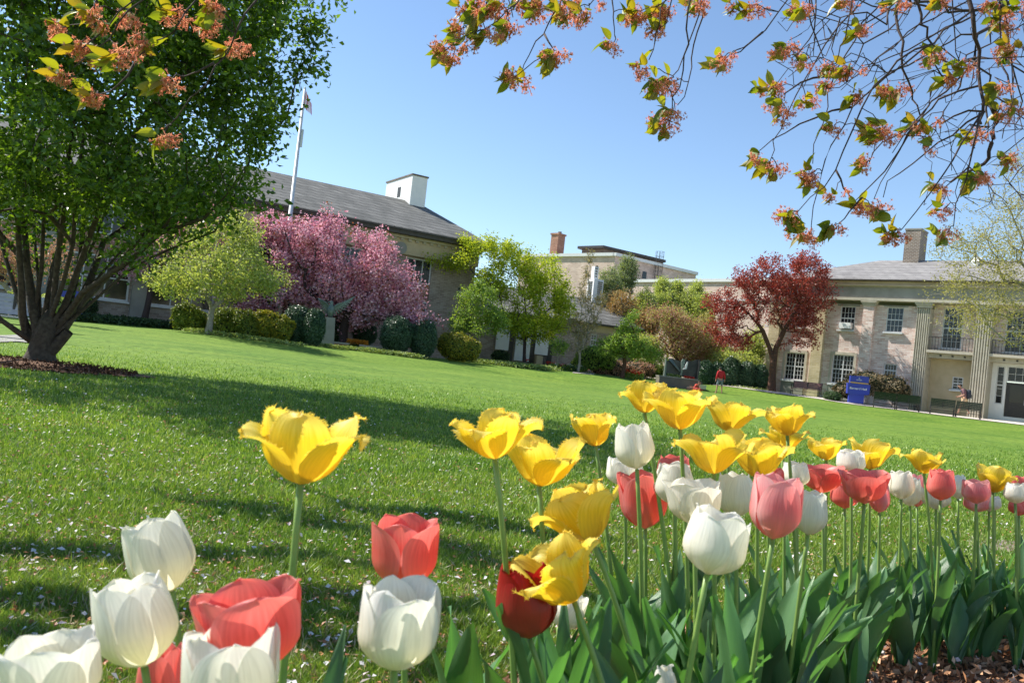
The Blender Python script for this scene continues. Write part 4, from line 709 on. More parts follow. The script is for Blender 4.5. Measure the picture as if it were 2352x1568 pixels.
# bark mulch ring around the big tree
def disc(name, cen, rx, ry, m, lift, nz=.12):
    th = np.linspace(0, 2 * math.pi, 49)[:-1]; rr = np.linspace(0, 1, 8); wob = 1 + nz * np.sin(3 * th + 1) + nz * .5 * np.sin(7 * th)
    x = cen[0] + rx * rr[:, None] * (np.cos(th) * wob)[None]; y = cen[1] + ry * rr[:, None] * (np.sin(th) * wob)[None]
    x = np.hstack([x, x[:, :1]]); y = np.hstack([y, y[:, :1]]); z = gz(x.ravel(), y.ravel()).reshape(x.shape) + lift + .03 * (1 - rr[:, None] ** 2)
    return obj(name, MB().grid(np.stack([x, y, z], -1), flip=True), m, smooth=True, kind='structure')
disc('mulch_ring', bT + np.array([.15, -.75, 0]), 1.35, .95, M['mulch'], .012)
# paths at the halls
pa = FB.world(-6, -3.2, 0); pb = FB.world(-6, -6.2, 0); pc_ = FB.world(26, -6.2, 0); pd = FB.world(26, -.9, 0)
g_a, g_b, g_c, g_d = G(1880, 911), G(1880, 914), G(2430, 990), G(2500, 966)
def strip_path(name, near, far, m, lift):
    a = np.array([G(*p) for p in near]); b = np.array([G(*p) for p in far]); n = 40; s = np.linspace(0, 1, n); V = np.zeros((n, 6, 3))
    ia = np.array([np.interp(s, np.linspace(0, 1, len(a)), a[:, k]) for k in range(3)]).T; ib = np.array([np.interp(s, np.linspace(0, 1, len(b)), b[:, k]) for k in range(3)]).T
    for j in range(6):
        V[:, j] = ia * (1 - j / 5) + ib * j / 5
    V[:, :, 2] = gz(V[:, :, 0].ravel(), V[:, :, 1].ravel()).reshape(n, 6) + lift
    return obj(name, MB().grid(V), m, smooth=True, kind='structure')
pv = []
for u_, y0_, y1_ in ((-1, -5.6, -3.6), (4, -5.8, -3.2), (8, -6.2, -1.0), (12, -6.4, -.4), (17, -6.8, -.4), (34, -7.5, -.4)): pv.append((FB.world(u_, y0_, 0), FB.world(u_, y1_, 0)))
V = np.zeros((60, 8, 3)); uu = np.linspace(0, len(pv) - 1, 60)
for i, t_ in enumerate(uu):
    k = min(int(t_), len(pv) - 2); f = t_ - k; a_ = pv[k][0] * (1 - f) + pv[k + 1][0] * f; b_ = pv[k][1] * (1 - f) + pv[k + 1][1] * f
    for j in range(8): V[i, j] = a_ * (1 - j / 7) + b_ * j / 7
V[:, :, 2] = gz(V[:, :, 0].ravel(), V[:, :, 1].ravel()).reshape(60, 8) + .03
obj('path', MB().grid(V), M['conc'], smooth=True, kind='structure')
strip_path('left_path', [(-260, 800), (40, 786), (95, 792)], [(-260, 770), (40, 771), (110, 780)], M['greystone'], .02)
strip_path('garden_path', [(1315, 857), (1365, 862)], [(1318, 852), (1362, 857)], M['conc'], .03)

# ------------------------------------------------------------ GRASS, FALLEN PETALS, MULCH CHIPS
rng = np.random.default_rng(77)
def ground_pts(n, x0=-500, x1=2850, y0=905, y1=1640, p=1.0):
    px = rng.uniform(x0, x1, n); hz = 831 + .11 * (px - 1176); py = hz + 56 + (900 - 56) * rng.uniform(0, 1, n) ** p
    d = FW[None] + RT[None] * ((px - 1176) / F_)[:, None] + UP[None] * ((784 - py) / F_)[:, None]; D = -CAMZ / (d[:, 2] / d[:, 1])
    x, y = d[:, 0] / d[:, 1] * D, D; ok = (y > .9) & (y < 19) & (rng.uniform(0, 1, len(y)) < np.clip((19 - y) / 8, 0, 1)); x, y = x[ok], y[ok]; return np.stack([x, y, gz(x, y)], 1)
def not_in_ring(p): c = bT + np.array([.15, -.75, 0]); return ((p[:, 0] - c[0]) / 1.4) ** 2 + ((p[:, 1] - c[1]) / 1.0) ** 2 > 1
gp = ground_pts(700000, p=1.1); gp = gp[~quad_uv(gp[:, 0], gp[:, 1], bedq) & not_in_ring(gp)]
cl = np.sin(gp[:, 0] * 7.3 + 2 * np.sin(gp[:, 1] * 5.1)) * np.sin(gp[:, 1] * 8.7 + 1.7 * np.sin(gp[:, 0] * 6.2)); n = len(gp)
dist = gp[:, 1]; hgt = (.020 + .014 * rng.uniform(0, 1, n) + .010 * cl) * np.where(rng.uniform(0, 1, n) < .05, 1.5, 1.0); wd = np.clip(.0011 * dist, .0017, .008) * rng.uniform(.7, 1.3, n)
an = rng.uniform(0, 2 * math.pi, n); ln = rng.uniform(0, 1, n) ** 1.2 * hgt * 1.1; la = rng.uniform(0, 2 * math.pi, n)
side = np.stack([np.cos(an), np.sin(an), np.zeros(n)], 1) * wd[:, None] * .5; lean = np.stack([np.cos(la) * ln, np.sin(la) * ln, hgt], 1)
mid = lean * .55; mid[:, 2] += hgt * .12
gv = np.stack([gp - side, gp + side, gp + mid + side * .8, gp + mid - side * .8, gp + lean], 1); base = np.arange(n)[:, None] * 5
gm = MB(); gm.add(gv.reshape(-1, 3), q=base + np.array([[0, 1, 2, 3]]), t=base + np.array([[3, 2, 4]]))
LM['grass'] = leafmat('grass_blade', [(.085, .17, .016), (.175, .29, .038), (.36, .45, .12)], .38, .4, .5, (1.3, 1.35, .6))
t_ = LM['grass'].node_tree; tc_ = t_.nodes.new('ShaderNodeTexCoord'); nz_ = t_.nodes.new('ShaderNodeTexNoise'); nz_.inputs['Scale'].default_value = 1.7; nz_.inputs['Detail'].default_value = 5; nz_.inputs['Roughness'].default_value = .7
t_.links.new(tc_.outputs['Object'], nz_.inputs['Vector']); r_n = t_.nodes.new('ShaderNodeValToRGB'); e_ = r_n.color_ramp.elements; e_[0].position, e_[1].position = .36, .66; e_[0].color = (.72, .82, .75, 1); e_[1].color = (1.25, 1.1, 1.15, 1)
mx_ = t_.nodes.new('ShaderNodeMix'); mx_.data_type = 'RGBA'; mx_.blend_type = 'MULTIPLY'; mx_.inputs[0].default_value = 1; rp_ = [n for n in t_.nodes if n.type == 'VALTORGB' and n != r_n][0]
for l_ in list(t_.links):
    if l_.from_node == rp_: to = l_.to_socket; t_.links.remove(l_); t_.links.new(mx_.outputs[2], to)
t_.links.new(rp_.outputs[0], mx_.inputs[6]); t_.links.new(nz_.outputs[0], r_n.inputs[0]); t_.links.new(r_n.outputs[0], mx_.inputs[7])
obj('grass', gm, LM['grass'], kind='stuff')
# dry thatch between the blades
tp = ground_pts(90000, p=1.3); tp = tp[(tp[:, 1] < 8) & ~quad_uv(tp[:, 0], tp[:, 1], bedq) & not_in_ring(tp)]; tp[:, 2] += rng.uniform(.002, .02, len(tp)); tm_ = MB(); tm_.leaves(tp, .030, .0032, up=.5, fold=.1)
LM['thatch'] = leafmat('dry_thatch', [(.16, .13, .05), (.34, .28, .14), (.48, .44, .30)], .2, .7, .2, (1, 1, .8)); obj('dry_grass', tm_, LM['thatch'], kind='stuff')
def flat_bits(n, size, lift, p=1.6, tilt=.35, inbed=None):
    q = ground_pts(n, p=p); q = q[(q[:, 1] < 9)]
    if inbed is False: q = q[~quad_uv(q[:, 0], q[:, 1], bedq)]
    q[:, 2] += lift + rng.uniform(0, .012, len(q)); mb = MB(); k = len(q); nn = np.tile([0, 0, 1.5], (k, 1)) + rng.normal(size=(k, 3)) * tilt
    s = size * rng.uniform(.6, 1.3, k) * np.clip(q[:, 1] / 3.5, 1, 2.0) ** .3; mb.leaves(q, s, s * .8, up=0, nrm=nn, fold=.18); return mb
LM['petal_w'] = leafmat('fallen_petal', [(.75, .72, .70), (.85, .80, .80), (.80, .62, .62)], .25, .5, .3, (1, 1, 1)); LM['debris'] = leafmat('blossom_debris', [(.40, .14, .06), (.50, .25, .10), (.30, .18, .08)], .2, tcol=(1, 1, 1))
obj('fallen_petals', flat_bits(5200, .015, .022, inbed=False), LM['petal_w'], kind='stuff'); obj('blossom_debris', flat_bits(14000, .012, .020, p=2.0, inbed=False), LM['debris'], kind='stuff')
# wood chips on the bed
nb_ = 34000; s_, t_ = rng.uniform(0, 1, nb_), rng.uniform(0, 1, nb_)
cp_ = (1 - s_)[:, None] * (1 - t_)[:, None] * bedq[0] + s_[:, None] * (1 - t_)[:, None] * bedq[1] + s_[:, None] * t_[:, None] * bedq[2] + (1 - s_)[:, None] * t_[:, None] * bedq[3]
cp_[:, 2] = gz(cp_[:, 0], cp_[:, 1]) + .008 + rng.uniform(0, .018, nb_)
mb = MB(); mb.leaves(cp_, .026, .012, up=.4, fold=.1); LM['chip'] = leafmat('bark_chip', [(.14, .07, .04), (.42, .20, .10), (.70, .46, .30)], 0, .9, .2); obj('mulch_chips', mb, LM['chip'], kind='stuff')
c_ = bT + np.array([.15, -.75, 0]); a_, r_ = rng.uniform(0, 6.283, 5000), rng.uniform(0, 1, 5000) ** .5; q = np.stack([c_[0] + 1.35 * r_ * np.cos(a_), c_[1] + .95 * r_ * np.sin(a_), np.zeros(5000)], 1); q[:, 2] = gz(q[:, 0], q[:, 1]) + .03
mb = MB(); mb.leaves(q, .04, .018, up=.3, fold=.1); LM['chipd'] = leafmat('dark_bark_chip', [(.03, .015, .01), (.09, .04, .022), (.16, .08, .04)], 0, .9, .2); obj('mulch_chips', mb, LM['chipd'], kind='stuff')
wp = cp_[rng.choice(nb_, 600, False)].copy(); wp[:, 2] += .02; mb = MB(); mb.leaves(wp, .016, .013, up=.6, fold=.2); obj('fallen_petals', mb, LM['petal_w'], kind='stuff')

# ------------------------------------------------------------ TULIPS
PM = dict(
    W=petalmat('white_tulip_petal', [(0, (.66, .60, .24)), (.22, (.85, .81, .67)), (1, (.89, .88, .84))], .46, .4, (1.06, 1.03, .92)),
    C=petalmat('coral_tulip_petal', [(0, (.72, .50, .14)), (.16, (.82, .38, .26)), (.75, (.77, .17, .14)), (1, (.82, .25, .22))], .45, .36, (1.15, .75, .7), edge=(.86, .34, .31)),
    K=petalmat('pink_edged_tulip_petal', [(0, (.75, .50, .16)), (.2, (.80, .42, .36)), (.75, (.76, .24, .25)), (1, (.84, .42, .42))], .45, .36, (1.15, .8, .75), edge=(.90, .62, .60)),
    D=petalmat('deep_red_tulip_petal', [(0, (.45, .30, .12)), (.25, (.40, .10, .06)), (1, (.42, .018, .02))], .4, .38, (1.1, .6, .6)),
    Y=petalmat('yellow_tulip_petal', [(0, (.40, .36, .16)), (.12, (.76, .56, .07)), (.85, (.90, .70, .055)), (1, (.93, .76, .16))], .50, .42, (1.1, 1.02, .6)),
)
M['stem'] = mat('tulip_stem', (.16, .27, .06), (.23, .34, .09), .4, 30); 
def tleafmat():
    m = petalmat('tulip_leaf', [(0, (.11, .21, .07)), (.5, (.075, .16, .075)), (1, (.095, .19, .085))], .30, .36, (1.4, 1.9, .5), .35, vary=(.7, 1.45), vein=34); m.node_tree.nodes['Principled BSDF'].inputs['Specular IOR Level'].default_value = .5; return m
M['tleaf'] = tleafmat()
def frame_axes(axis):
    a = np.array(axis, float); a /= np.linalg.norm(a); x = np.cross(a, [0, 1, 0.01]); x /= np.linalg.norm(x); return x, np.cross(a, x), a
def petal_closed(W, Hh, th0, rs, opn, seed, hs=1.0, A=62):
    r_ = np.random.default_rng(seed); nv, nu = 18, 11; v = (1 - (1 - np.linspace(0, 1, nv)) ** 2.1)[:, None]; u = np.linspace(-1, 1, nu)[None]
    z = Hh * hs * (v ** 1.22); k = np.clip(v / .52, 0, 1); wide = W > 1.08 * Hh; rad = .5 * W * np.sin(k * math.pi / 2) ** (1.1 if wide else .82); opn = opn + (.12 if wide else 0)
    rad = rad * (1 + opn * np.clip((v - .46) / .54, 0, 1) ** 1.4) * rs
    tip = np.sqrt(np.clip(1 - (np.clip((v - .48) / .52, 0, 1)) ** (2.6 + r_.uniform(-.2, .8)), 0.0, 1)); al = R(A) * (.55 + .45 * np.sin(np.clip(v / .6, 0, 1) * math.pi / 2)) * tip
    wv = .02 * W * np.sin(u * 4 + r_.uniform(0, 6)) * v + .035 * W * np.exp(-(u / .18) ** 2) * np.sin(v * math.pi) + r_.uniform(-.05, .05) * W * v ** 2 * np.sign(u) * abs(u)
    rr = rad - wv * .6 - .05 * W * np.clip(v - .75, 0, 1) * (1 - u ** 2) * r_.uniform(-1, 1.5)
    ph = th0 + u * al; zz = z - .02 * Hh * (u ** 2) * np.clip(v - .5, 0, 1) * 2 + .012 * Hh * np.sin(5 * u + r_.uniform(0, 6)) * np.clip(v - .7, 0, 1) * 3
    return np.stack([rr * np.cos(ph), rr * np.sin(ph), zz + 0 * u], -1), np.stack([u + 0 * v, v + 0 * u], -1)
def petal_open(L, Wp, th0, e0, e1, e2, seed, cup=.35):
    """petal following a bending mid line: elevation e0 at base, e1 mid, e2 tip (degrees)"""
    r_ = np.random.default_rng(seed); nv, nu = 20, 11; v = 1 - (1 - np.linspace(0, 1, nv)) ** 1.7; u = np.linspace(-1, 1, nu)
    el = np.interp(v, [0, .35, .72, 1], [R(e0), R(e1), R(e1 * .75 + e2 * .25), R(e2)]); dr, dz = np.cos(el), np.sin(el); ds = L * np.diff(v)
    r = np.concatenate([[0], np.cumsum(dr[:-1] * ds)]) + .002; z = np.concatenate([[0], np.cumsum(dz[:-1] * ds)])
    wid = Wp * .5 * np.clip(np.sin(np.clip(v / .62, 0, 1) * math.pi / 2) ** .8, .12, 1) * np.sqrt(np.clip(1 - np.clip((v - .55) / .45, 0, 1) ** 2.6, 0.0, 1))
    U, Vv = np.meshgrid(u, v); t = U * wid[:, None]; bend = cup * (U ** 2) * wid[:, None] + .12 * Wp * np.sin(U * 3 + r_.uniform(0, 6)) * (Vv ** 2) * .5 + .09 * Wp * np.sin(Vv * 7 + r_.uniform(0, 6)) * U * Vv
    nr, nz = -np.sin(el)[:, None], np.cos(el)[:, None]
    rr = r[:, None] + nr * bend - .04 * Wp * np.exp(-(U / .15) ** 2) * nr * np.sin(Vv * 3.1); zz = z[:, None] + nz * bend + .03 * Wp * np.sin(9 * U + r_.uniform(0, 6)) * np.clip(Vv - .6, 0, 1)
    X = rr * math.cos(th0) - t * math.sin(th0); Y = rr * math.sin(th0) + t * math.cos(th0)
    return np.stack([X, Y, zz], -1), np.stack([U, Vv], -1)
def fringe(mb, Vg, r_, ln=.0025, n=210):
    edge = np.vstack([Vg[7:, 0], Vg[-1, 1:-1], Vg[7:, -1][::-1]]); inner = np.vstack([Vg[7:, 1], Vg[-2, 1:-1], Vg[7:, -2][::-1]]); k = len(edge)
    t = r_.uniform(0, k - 1.001, n); i = t.astype(int); f = (t - i)[:, None]; p = edge[i] * (1 - f) + edge[i + 1] * f; q = inner[i] * (1 - f) + inner[i + 1] * f
    o = p - q; o /= np.linalg.norm(o, axis=1)[:, None] + 1e-9; s = edge[i + 1] - edge[i]; s /= np.linalg.norm(s, axis=1)[:, None] + 1e-9
    tip = p + (o + r_.normal(size=(n, 3)) * .45) * (ln * r_.uniform(.5, 1.3, n))[:, None]; w_ = .0009
    v = np.stack([p - s * w_, p + s * w_, tip], 1); a = np.zeros((n * 3, 2)); a[:, 1] = 1; mb.add(v.reshape(-1, 3), t=np.arange(n * 3).reshape(-1, 3), a=a)
def leaf_strip(mb, p0, az, L, W, e0, e1, tw, seed, fold=.35):
    r_ = np.random.default_rng(seed); nv = 16; v = np.linspace(0, 1, nv); el = R(e0) + (R(e1) - R(e0)) * v ** 1.6; azv = az + tw * .35 * v ** 2
    ds = L / (nv - 1); dx, dy, dz = np.cos(el) * np.cos(azv), np.cos(el) * np.sin(azv), np.sin(el); T = np.stack([dx, dy, dz], 1); p = np.vstack([p0, p0 + np.cumsum(T[:-1] * ds, 0)])
    S = np.stack([-np.sin(azv), np.cos(azv), np.zeros(nv)], 1); N = np.cross(T, S); rot = tw * v; S2 = S * np.cos(rot)[:, None] + N * np.sin(rot)[:, None]; N2 = np.cross(T, S2)
    wid = W * .5 * (.30 + .70 * np.sin(np.clip(v / .45, 0, 1) * math.pi / 2)) * np.clip(1 - np.clip((v - .42) / .58, 0, 1) ** 1.7, 0, 1) ** .9; u = np.linspace(-1, 1, 9)
    wv = .10 * W * np.sin(v * 8 + r_.uniform(0, 6)); fo = fold * (1 - .45 * v)
    Vg = p[:, None] + S2[:, None] * (u[None, :, None] * wid[:, None, None]) - N2[:, None] * ((np.abs(u) ** 1.5)[None, :, None] * (wid * fo)[:, None, None]) * -1 + N2[:, None] * (wv[:, None] * (u ** 3)[None])[:, :, None]
    U, Vv = np.meshgrid(u, v); mb.grid(Vg, a=np.stack([U, Vv], -1).reshape(-1, 2))
TG = 'tulips in the flower bed'
def tulip(kind, cx, top, bot, wpx, label, D=None, jx=None, sx=None, opn=None, tilt=None, nl=2, spin=None, seed=None, lh=.29, root=None):
    seed = int(cx * 7 + top) if seed is None else seed; r_ = np.random.default_rng(seed); real = {'Y': .118, 'C': .078, 'K': .080, 'D': .078, 'W': .071}[kind]
    if D is None: D = real * F_ / wpx
    W = wpx * (.95 if kind != 'Y' else 1) * D / F_; Hh = (bot - top) * D / F_; jx = cx if jx is None else jx; j = P(jx, bot, D); topc = P(cx + .11 * -(bot - top) * .0, top, D)
    ax = P(cx, (top + bot) / 2, D) - j; ax = np.array([ax[0], (tilt or 0.0) * Hh, max(ax[2], .4 * Hh)]); X, Y, Z = frame_axes(ax); RM = np.stack([X, Y, Z], 1)
    # stem: from the flower down to the soil
    sx = jx + (-.11 * 200 * .12) if sx is None else sx
    low = P(sx, min(bot + 190, 1560) if bot < 1500 else bot + 100, D); dirn = (j - low); dirn /= dirn[2] if dirn[2] > 1e-3 else 1
    rt = j - dirn * j[2]; off = np.clip(rt[:2] - j[:2], -.16, .16); rt = np.array([j[0] + off[0], j[1] + off[1] + r_.uniform(-.02, .03), 0]); rt[2] = g1(rt[0], rt[1]) + .0
    t = thing('tulip', label, 'tulip', rt, 0, TG); J = j - rt
    mid = np.array([J[0] * .30, J[1] * .4, J[2] * .5]); s = np.linspace(0, 1, 12)[:, None]; pts = (1 - s) ** 2 * 0 + 2 * s * (1 - s) * mid + s ** 2 * J; pts = pts + Z * 0
    obj('stem', MB().tube(pts, np.linspace(.0046, .0034, 12), 8), M['stem'], t, smooth=True)
    sp = r_.uniform(0, 6.28) if spin is None else spin
    for k in range(6):
        inner = k >= 3; th = sp + k * 2 * math.pi / 3 + (math.pi / 3 if inner else 0) + r_.uniform(-.12, .12); mb = MB()
        if kind == 'Y':
            L = max(Hh * 1.2, W * .56) * r_.uniform(.92, 1.1); op = .5 if opn is None else opn
            e1 = (84 if inner else 70) - 26 * op + r_.uniform(-8, 8); e2 = (78 if inner else 22) - 48 * op + r_.uniform(-22, 22)
            Vg, a = petal_open(L, L * (.74 if inner else .80), th, 16, e1, e2, seed * 7 + k, cup=.30)
            zt_ = Vg[:, :, 2].max(); 
            Vg = Vg @ RM.T + J; mb.grid(Vg, a=a.reshape(-1, 2)); fringe(mb, Vg, r_)
        else:
            o_ = (-.30 if kind == 'W' else -.22) if opn is None else opn
            Vg, a = petal_closed(W, Hh, th, .90 if inner else 1.0, o_ + r_.uniform(-.06, .10), seed * 5 + k, 1.0 if inner else r_.uniform(.93, 1.02)); Vg = Vg @ RM.T + J; mb.grid(Vg, a=a.reshape(-1, 2))
        obj('petal', mb, PM[kind], t, smooth=True, attr=True)
    az0 = r_.uniform(0, 6.28)
    for k in range(nl):
        mb = MB(); leaf_strip(mb, np.array([0, 0, .01 + .03 * k]), az0 + k * 2.2 + r_.uniform(-.4, .4), lh * (.86 if D > 1.6 else 1) * r_.uniform(.8, 1.2), r_.uniform(.034, .056), r_.uniform(76, 88), r_.uniform(35, 72), r_.uniform(-1.2, 1.2), seed + k * 13); obj('leaf', mb, M['tleaf'], t, smooth=True, attr=True)
    return t
T_ = tulip
# left foreground group
T_('W', 118, 1466, 1645, 218, 'cream white tulip cut by the bottom edge, leftmost tulip of all', nl=1, opn=-.10, jx=125)
T_('W', 310, 1328, 1531, 190, 'white tulip overlapping a taller white one at left, its petals parting', nl=1, jx=332, sx=338, opn=-.22)
T_('W', 367, 1183, 1358, 155, 'tallest white tulip of the left group, greyish in shade', nl=1, jx=395, sx=405, opn=-.12)
T_('C', 577, 1348, 1550, 232, 'wide open coral tulip behind a cream one, left foreground', D=.66, nl=1, jx=590, opn=.0)
T_('C', 372, 1482, 1660, 120, 'coral tulip mostly hidden between the white tulips at bottom left', D=.80, nl=1)
T_('W', 530, 1442, 1640, 222, 'big cream tulip cut by the bottom edge in front of the wide open coral one', nl=1, opn=-.12)
T_('Y', 700, 950, 1111, 285, 'largest fringed yellow tulip, standing alone over the lawn at left', nl=2, jx=690, sx=672, opn=.55, spin=.5)
T_('C', 930, 1192, 1350, 156, 'coral tulip with folded petals standing just above a big white one', nl=1, jx=925, opn=-.02)
T_('W', 915, 1342, 1538, 192, 'big cream tulip directly below the single coral one at bottom centre', nl=1, jx=905, opn=-.06)
# centre
T_('Y', 1132, 950, 1053, 225, 'wide fringed yellow tulip, left one of the overlapping yellow pair at centre', jx=1137, sx=1147, opn=.62, nl=3, spin=1.2)
T_('Y', 1246, 1000, 1116, 200, 'fringed yellow tulip, right one of the overlapping yellow pair at centre', jx=1238, sx=1243, opn=.5, nl=2, spin=2.2)
T_('Y', 1332, 1112, 1240, 195, 'fringed yellow tulip tilting left, above the one that hides the deep red tulip', jx=1360, sx=1440, opn=.25, tilt=-.06, nl=2, spin=.2)
T_('Y', 1282, 1245, 1378, 225, 'fringed yellow tulip tipped over the deep red tulip', jx=1318, sx=1362, opn=.45, tilt=-.08, nl=2, spin=.9)
T_('D', 1208, 1292, 1466, 150, 'deep red tulip partly covered by a yellow fringed one', D=1.02, jx=1216, sx=1236, nl=2)
T_('W', 1308, 1350, 1440, 88, 'cream tulip half hidden behind the deep red one', D=1.25, jx=1283, nl=2)
T_('Y', 1365, 952, 1024, 96, 'small half-closed fringed yellow tulip just left of the tall white one', D=1.6, jx=1368, sx=1384, opn=.12, nl=2)
T_('Y', 1482, 880, 948, 138, 'topmost fringed yellow tulip of all', D=1.45, jx=1480, sx=1500, opn=.6, nl=2)
T_('Y', 1560, 896, 986, 148, 'broad fringed yellow tulip directly right of the topmost one', D=1.38, jx=1562, sx=1566, opn=.5, nl=2)
T_('Y', 1676, 916, 990, 120, 'fringed yellow tulip below the person in red', D=1.6, jx=1672, opn=.6, nl=2)
T_('Y', 1637, 990, 1087, 145, 'big fringed yellow tulip over the dense white group', D=1.3, jx=1640, opn=.6, nl=2)
T_('Y', 1742, 1004, 1096, 130, 'pale fringed yellow tulip touching the big one over the white group', D=1.45, jx=1738, opn=.55, nl=2)
T_('Y', 1808, 932, 1000, 100, 'cup-shaped fringed yellow tulip with dark stem, above its neighbour', D=1.65, jx=1808, sx=1816, opn=.2, nl=2)
T_('Y', 1802, 978, 1034, 115, 'fringed yellow tulip partly behind the cup-shaped one', D=1.8, jx=1797, opn=.65, nl=2)
T_('Y', 1898, 1002, 1056, 94, 'ragged fringed yellow tulip above two coral ones', D=2.0, jx=1898, opn=.6, nl=2)
T_('Y', 2000, 1012, 1077, 94, 'fringed yellow tulip behind a pale one, fourth yellow from the right', D=2.05, jx=1998, opn=.45, nl=2)
T_('Y', 2125, 1034, 1087, 88, 'fringed yellow tulip alone above the right-hand row', D=2.2, jx=2122, sx=2135, opn=.55, nl=3)
T_('Y', 2285, 1074, 1130, 92, 'rightmost fringed yellow tulip', D=2.2, jx=2280, opn=.5, nl=3)
# dense group
T_('W', 1457, 970, 1077, 97, 'tall slender white tulip standing highest of the whites', D=1.35, jx=1463, sx=1466, nl=3)
T_('W', 1436, 1050, 1120, 92, 'white tulip half behind the tall slender white one', D=1.65, nl=3)
T_('C', 1478, 1085, 1214, 112, 'coral tulip crossed by the stem of the tall slender white one', D=1.5, nl=3, jx=1482, opn=.0)
T_('W', 1550, 1062, 1160, 104, 'cream tulip at the left of the dense white group', D=1.45, nl=3)
T_('C', 1548, 1046, 1120, 84, 'coral tulip top showing behind the dense white group', D=1.75, nl=2)
T_('W', 1594, 1104, 1206, 122, 'broad white tulip above the biggest white one', D=1.25, nl=3, opn=.02)
T_('W', 1690, 1086, 1187, 95, 'cream tulip between the broad white one and the big pink one', D=1.4, nl=3)
T_('W', 1644, 1170, 1318, 155, 'biggest white tulip of the right-hand group, opening at the right', D=.95, jx=1624, sx=1592, nl=3, opn=-.12, lh=.3)
T_('K', 1782, 1090, 1238, 122, 'big salmon pink tulip with pale edges right of the biggest white one', D=1.15, jx=1775, sx=1750, nl=3, opn=-.12, lh=.3)
T_('C', 1765, 1076, 1150, 80, 'coral tulip top peeping over the big salmon pink one', D=1.6, nl=2)
T_('W', 1828, 1062, 1120, 66, 'small white tulip above and right of the big salmon pink one', D=1.75, nl=3)
T_('W', 1862, 1126, 1228, 82, 'pointed white tulip leaning out behind the big salmon pink one', D=1.4, jx=1855, sx=1835, nl=3)
T_('C', 1888, 1070, 1132, 84, 'open coral tulip below the ragged yellow one', D=1.85, nl=3, opn=.25)
T_('C', 1940, 1110, 1168, 68, 'shaded coral tulip behind and below its two coral neighbours', D=2.0, nl=3)
T_('W', 1955, 1034, 1090, 68, 'pale pinkish white tulip in front of a yellow fringed one', D=1.9, nl=3)
T_('C', 1985, 1082, 1157, 96, 'bright coral tulip with flaring petals, right of centre in the row', D=1.7, jx=1985, sx=1972, nl=3, opn=.12)
T_('K', 2020, 1112, 1177, 48, 'narrow pink tulip behind the bright flaring coral one', D=2.0, nl=3)
T_('W', 2070, 1082, 1146, 62, 'white tulip in the gap between coral groups, left of its pair', D=2.1, nl=3)
T_('W', 2090, 1096, 1162, 56, 'cream tulip behind the right side of a white one in the gap', D=2.3, nl=2)
T_('K', 2106, 1090, 1164, 44, 'dull pink tulip behind the paired white ones', D=2.45, nl=2)
T_('C', 2162, 1077, 1149, 66, 'orange-red tulip right beside the yellow one that stands alone', D=2.05, jx=2160, sx=2150, nl=3)
T_('W', 2150, 1118, 1170, 66, 'cream tulip hidden behind the orange-red one', D=2.3, nl=2)
T_('W', 2200, 1090, 1146, 40, 'narrow white tulip between the orange-red and the pink one', D=2.4, nl=3)
T_('K', 2242, 1102, 1157, 64, 'rosy pink tulip left of the rightmost yellow one', D=2.15, nl=3)
T_('K', 2243, 1138, 1176, 58, 'pink tulip low behind the rosy one near the right edge', D=2.4, nl=2)
T_('W', 2284, 1078, 1120, 46, 'small white tulip behind the rightmost yellow one', D=2.45, nl=2)
T_('W', 2272, 1138, 1174, 52, 'cream tulip below the rightmost yellow one', D=2.4, nl=2)
T_('W', 2332, 1108, 1156, 52, 'white tulip at the right edge, in front of a coral one', D=2.15, nl=3)
T_('C', 2340, 1094, 1130, 42, 'coral tulip behind the white one at the right edge', D=2.5, nl=2)
T_('C', 2340, 1150, 1184, 46, 'coral tulip lowest at the right edge', D=2.4, nl=2)
T_('D', 2055, 1326, 1350, 12, 'tiny closed red tulip bud low among the leaves at right', D=2.1, nl=1)
T_('W', 1530, 1530, 1610, 62, 'small white tulip low at the bottom edge among the leaves', D=1.12, nl=0, root=1)
# plants without a flower: leaves only
def leafplant(px, D, n, lab, L=.26, seed=1):
    g = Gd(px, D); t = thing('tulip_plant', lab, 'tulip plant', g, 0, 'tulip plants without a flower'); r_ = np.random.default_rng(seed)
    for k in range(n):
        mb = MB(); leaf_strip(mb, np.array([r_.uniform(-.015, .015), r_.uniform(-.015, .015), .0]), r_.uniform(0, 6.28), L * r_.uniform(.8, 1.15), r_.uniform(.038, .062), r_.uniform(72, 86), r_.uniform(20, 68), r_.uniform(-1.2, 1.2), seed * 31 + k); obj('leaf', mb, M['tleaf'], t, smooth=True, attr=True)
    return t
lr = np.random.default_rng(4)
for i, (px, D) in enumerate([(1120, 1.25), (1260, 1.15), (1340, 1.3), (1400, 1.15), (1450, 1.45), (1500, 1.2), (1540, 1.6), (1580, 1.35), (1640, 1.25), (1690, 1.5), (1740, 1.25), (1760, 1.65), (1820, 1.45), (1850, 1.8), (1880, 1.5), (1930, 1.9), (1965, 1.7), (2010, 2.1), (2040, 1.9), (2075, 2.25), (2120, 2.05), (2150, 2.3), (2190, 2.15), (2215, 2.45), (2250, 2.1), (2280, 2.35), (2310, 2.2), (2345, 2.4), (2390, 2.2), (740, .78), (1460, 1.05), (1700, 1.12)]):
    leafplant(px, D, 4, ('flowerless broad-leaved tulip plant ' + ('alone over the lawn at lower left' if px < 1000 else 'at the left end of the bed, under the yellow tulips' if px < 1420 else 'in the thick of the bed, under the white tulips' if px < 1800 else 'mid-way along the right-hand row' if px < 2130 else 'at the right end of the row')), (.25 if px > 1900 else .33), 100 + i)
